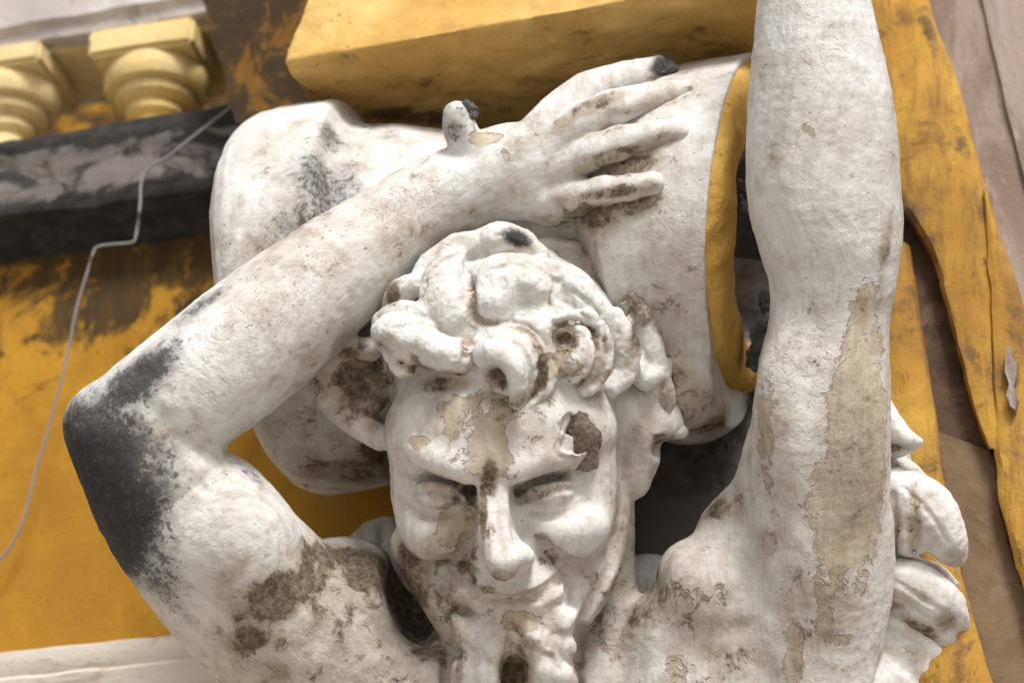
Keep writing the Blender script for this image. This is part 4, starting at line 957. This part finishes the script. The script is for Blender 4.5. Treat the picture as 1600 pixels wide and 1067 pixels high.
# flank
g.caps([(955, 500, -96, 20), (975, 535, -92, 24), (974, 580, -92, 22), (950, 612, -108, 14)], k=7)
V, F = g.mesh(); V, _ = roughen(V, F, [(40, 2.5), (15, 2.0), (6, 0.9)], 23)
hair = np_mesh('hair', to_world(V), F, M_LIME, fig, pw(800, 500, 0))
ST = [('brown', 930, 400, 60, 36, -35, .62), ('brown', 985, 450, 30, 60, 30, .75), ('mold_shade', 808, 372, 24, 13, -20, .95), ('mold_shade', 790, 362, 10, 8, 0, .6), ('brown', 880, 530, 30, 26, 0, .85), ('beige', 880, 570, 40, 30, 0, .6), ('brown', 778, 590, 22, 18, 0, .9), ('brown', 815, 625, 30, 14, 30, .6),  # brown in the curl hollows: dirt with their shade painted in
      ('brown', 660, 580, 40, 10, -15, .8), ('brown', 640, 595, 16, 14, 0, .5), ('brown', 612, 460, 16, 30, 0, .7), ('brown', 600, 540, 16, 20, 0, .5), ('brown', 700, 590, 40, 12, 0, .75), ('brown', 940, 590, 40, 10, 25, .6), ('brown', 945, 545, 6, 50, 0, .5),
      ('brown', 1000, 520, 16, 60, -20, .7), ('brown', 1040, 620, 14, 40, 0, .6), ('brown', 742, 470, 6, 40, 0, .6), ('brown', 850, 590, 8, 50, -5, .6), ('brown', 700, 380, 60, 14, 20, .4), ('brown', 865, 420, 20, 12, 0, .4), ('peel', 780, 470, 90, 60, 0, .5), ('peel', 650, 530, 60, 40, 0, .6)]
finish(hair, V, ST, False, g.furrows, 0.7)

# ------------------------------------------------------------------ small broken things: finger stumps, forehead hole
def lump(name, c, r, mat, parent, seed, sub=3, amp=0.25, rot=0):
    bm = bmesh.new(); bmesh.ops.create_icosphere(bm, subdivisions=sub, radius=1)
    P = np.array([v.co[:] for v in bm.verts]); n_ = fbm(P, 0.7, 4, seed)
    Rm = Matrix.Rotation(math.radians(-rot), 3, 'Y')
    for i, v in enumerate(bm.verts):
        q = v.co * (1 + amp * n_[i]); q = Rm @ Vector((q.x * r[0], q.y * r[1], q.z * r[2])) * 0.001 * k_of(c[2])
        v.co = Vector(F2W @ np.array(q)) + pw(*c)
    return bm_obj(name, bm, mat, parent, frame=Matrix.Identity(4))
lump('broken_fingertip', (1033, 109, 98), (23, 22, 22), M_STUMP, fig, 4, amp=0.5)
lump('exposed_mortar', (903, 684, PD + 21), (36, 12, 42), M_MORTAR, fig, 9, sub=5, amp=0.35, rot=-8)
lump('broken_thumb_tip', (730, 174, -8), (16, 16, 16), M_STUMP, fig, 5, amp=0.5)

for i_, q_ in enumerate(((1160, 292, 40, 11), (1158, 325, 30, 13), (1188, 520, 40, 16), (1180, 560, 60, 14), (1196, 470, 50, 12))):
    lump('mortar_crumb', q_[:3], (q_[3], q_[3], q_[3] * 1.3), M_STUMP, cap, 60 + i_, sub=3, amp=0.6)

# ------------------------------------------------------------------ leaf ornament behind the raised arm, and a matching tip at the left
orn = empty('leaf_ornament', pw(1420, 1100, 130)); tag(orn, 'white carved leaf ornament curling out behind the raised arm', 'ornament')
def leaf(name, lo, hi, fn, seed, par, sts=()):
    global g
    g = Grid(p(lo[0], hi[1], 0) + np.array([-20, lo[2], -20]), p(hi[0], lo[1], 0) + np.array([40, hi[2], 20]), 2.6)
    fn(); V, F = g.mesh(); V, _ = roughen(V, F, [(40, 2.0), (14, 1.2), (7, 0.5)], seed)
    o = np_mesh(name, to_world(V), F, M_LIME, par, pw((lo[0] + hi[0]) / 2, (lo[1] + hi[1]) / 2, 80))
    finish(o, V, sts)
    return o
def f1():
    g.caps([(1370, 640, -70, 26), (1395, 668, -80, 22), (1415, 684, -88, 16), (1436, 690, -92, 8)], k=8); g.caps([(1370, 690, -60, 18), (1400, 702, -70, 14), (1432, 696, -86, 7)], k=8)
leaf('leaf', (1340, 600, -150), (1470, 740, 60), f1, 41, orn, [('brown', 1395, 700, 30, 10, 0, .6)])
def f2():
    g.ell((1380, 840, -40), (50, 40, 100), 0, k=14); g.caps([(1395, 760, -70, 34), (1440, 790, -92, 46), (1474, 836, -92, 36), (1500, 882, -78, 10)], k=8, flat=0.8)
    g.caps([(1400, 800, -75, 40), (1440, 850, -88, 36), (1488, 880, -80, 12)], k=8, flat=0.8)
    g.groove([(1402, 752, 2), (1450, 800, 3.5), (1490, 860, 2)], k=6); g.groove([(1424, 775, 2), (1432, 830, 4), (1424, 880, 3)], k=6); g.groove([(1396, 772, 3), (1400, 820, 5), (1392, 880, 4)], k=6)
    g.ell((1456, 918, -92), (60, 90, 22), -6, k=6, cut=True)
leaf('leaf', (1320, 700, -170), (1530, 930, 100), f2, 42, orn, [('brown', 1440, 885, 50, 10, 0, .8), ('brown', 1405, 880, 20, 14, 0, .6), ('brown', 1430, 820, 14, 70, 0, .6), ('brown', 1395, 830, 16, 60, 0, .6), ('brown', 1490, 870, 20, 20, 0, .5), ('brown', 1450, 800, 40, 50, 0, .36)])
def f3():
    g.ell((1400, 960, -50), (60, 36, 60), -20, k=14); g.caps([(1370, 905, -50, 40), (1420, 915, -82, 42), (1465, 938, -88, 38), (1496, 968, -80, 20), (1506, 985, -74, 8)], k=8, flat=0.8)
    g.caps([(1430, 950, -80, 34), (1472, 985, -82, 24), (1490, 1010, -74, 10)], k=6, flat=0.8)
    g.groove([(1395, 905, 2), (1440, 935, 4), (1492, 966, 2)], k=6); g.groove([(1400, 935, 2), (1440, 962, 4), (1476, 994, 2)], k=6)
leaf('leaf', (1320, 840, -170), (1540, 1060, 110), f3, 43, orn, [('brown', 1440, 985, 40, 16, -30, .7), ('brown', 1390, 945, 30, 10, 0, .6), ('brown', 1480, 970, 20, 20, 0, .6), ('brown', 1430, 925, 60, 30, 0, .4)])
def f4():
    g.ell((1390, 1110, -50), (140, 60, 150), -20, k=10); g.ell((1370, 1120, -130), (120, 60, 120), -20, k=10, cut=True)
    g.caps([(1350, 955, -70, 12), (1420, 985, -80, 14), (1480, 1035, -80, 14), (1525, 1090, -70, 14)], k=8); g.ell((1360, 1110, -80), (90, 40, 90), -20, k=14)
leaf('leaf', (1290, 920, -190), (1560, 1200, 120), f4, 44, orn, [('brown', 1400, 1010, 60, 14, -25, .5), ('mold_shade', 1420, 1020, 50, 16, -30, .3)])
def f6():
    g.caps([(1365, 730, -30, 30), (1400, 735, -40, 26), (1432, 752, -44, 18), (1458, 776, -40, 8)], k=8, flat=0.8); g.caps([(1380, 905, -30, 30), (1430, 895, -40, 26), (1470, 900, -44, 16), (1492, 912, -40, 7)], k=8, flat=0.8)
    g.ell((1385, 820, 0), (55, 40, 150), 0, k=20); g.groove([(1385, 728, 2), (1420, 745, 3), (1450, 770, 2)], k=5); g.groove([(1400, 900, 2), (1440, 895, 3), (1480, 904, 2)], k=5)
leaf('leaf', (1320, 670, -120), (1520, 1000, 100), f6, 46, orn, [('brown', 1420, 900, 60, 20, 0, .8), ('brown', 1400, 740, 40, 20, 0, .45), ('brown', 1390, 820, 40, 90, 0, .6)])
def f5():
    g.caps([(550, 848, 190, 12), (585, 835, 180, 22), (615, 850, 170, 40), (640, 910, 150, 46), (640, 980, 150, 50)], k=10); g.caps([(603, 805, 150, 4), (596, 840, 140, 5), (588, 880, 140, 5)], k=10, cut=True)
lo_ = leaf('carved_leaf_tip', (520, 780, 60), (700, 1040, 260), f5, 45, None, [('brown', 620, 890, 40, 40, 0, .5)])
tag(lo_, 'small cream leaf tip peeking between left shoulder and cheek', 'ornament')
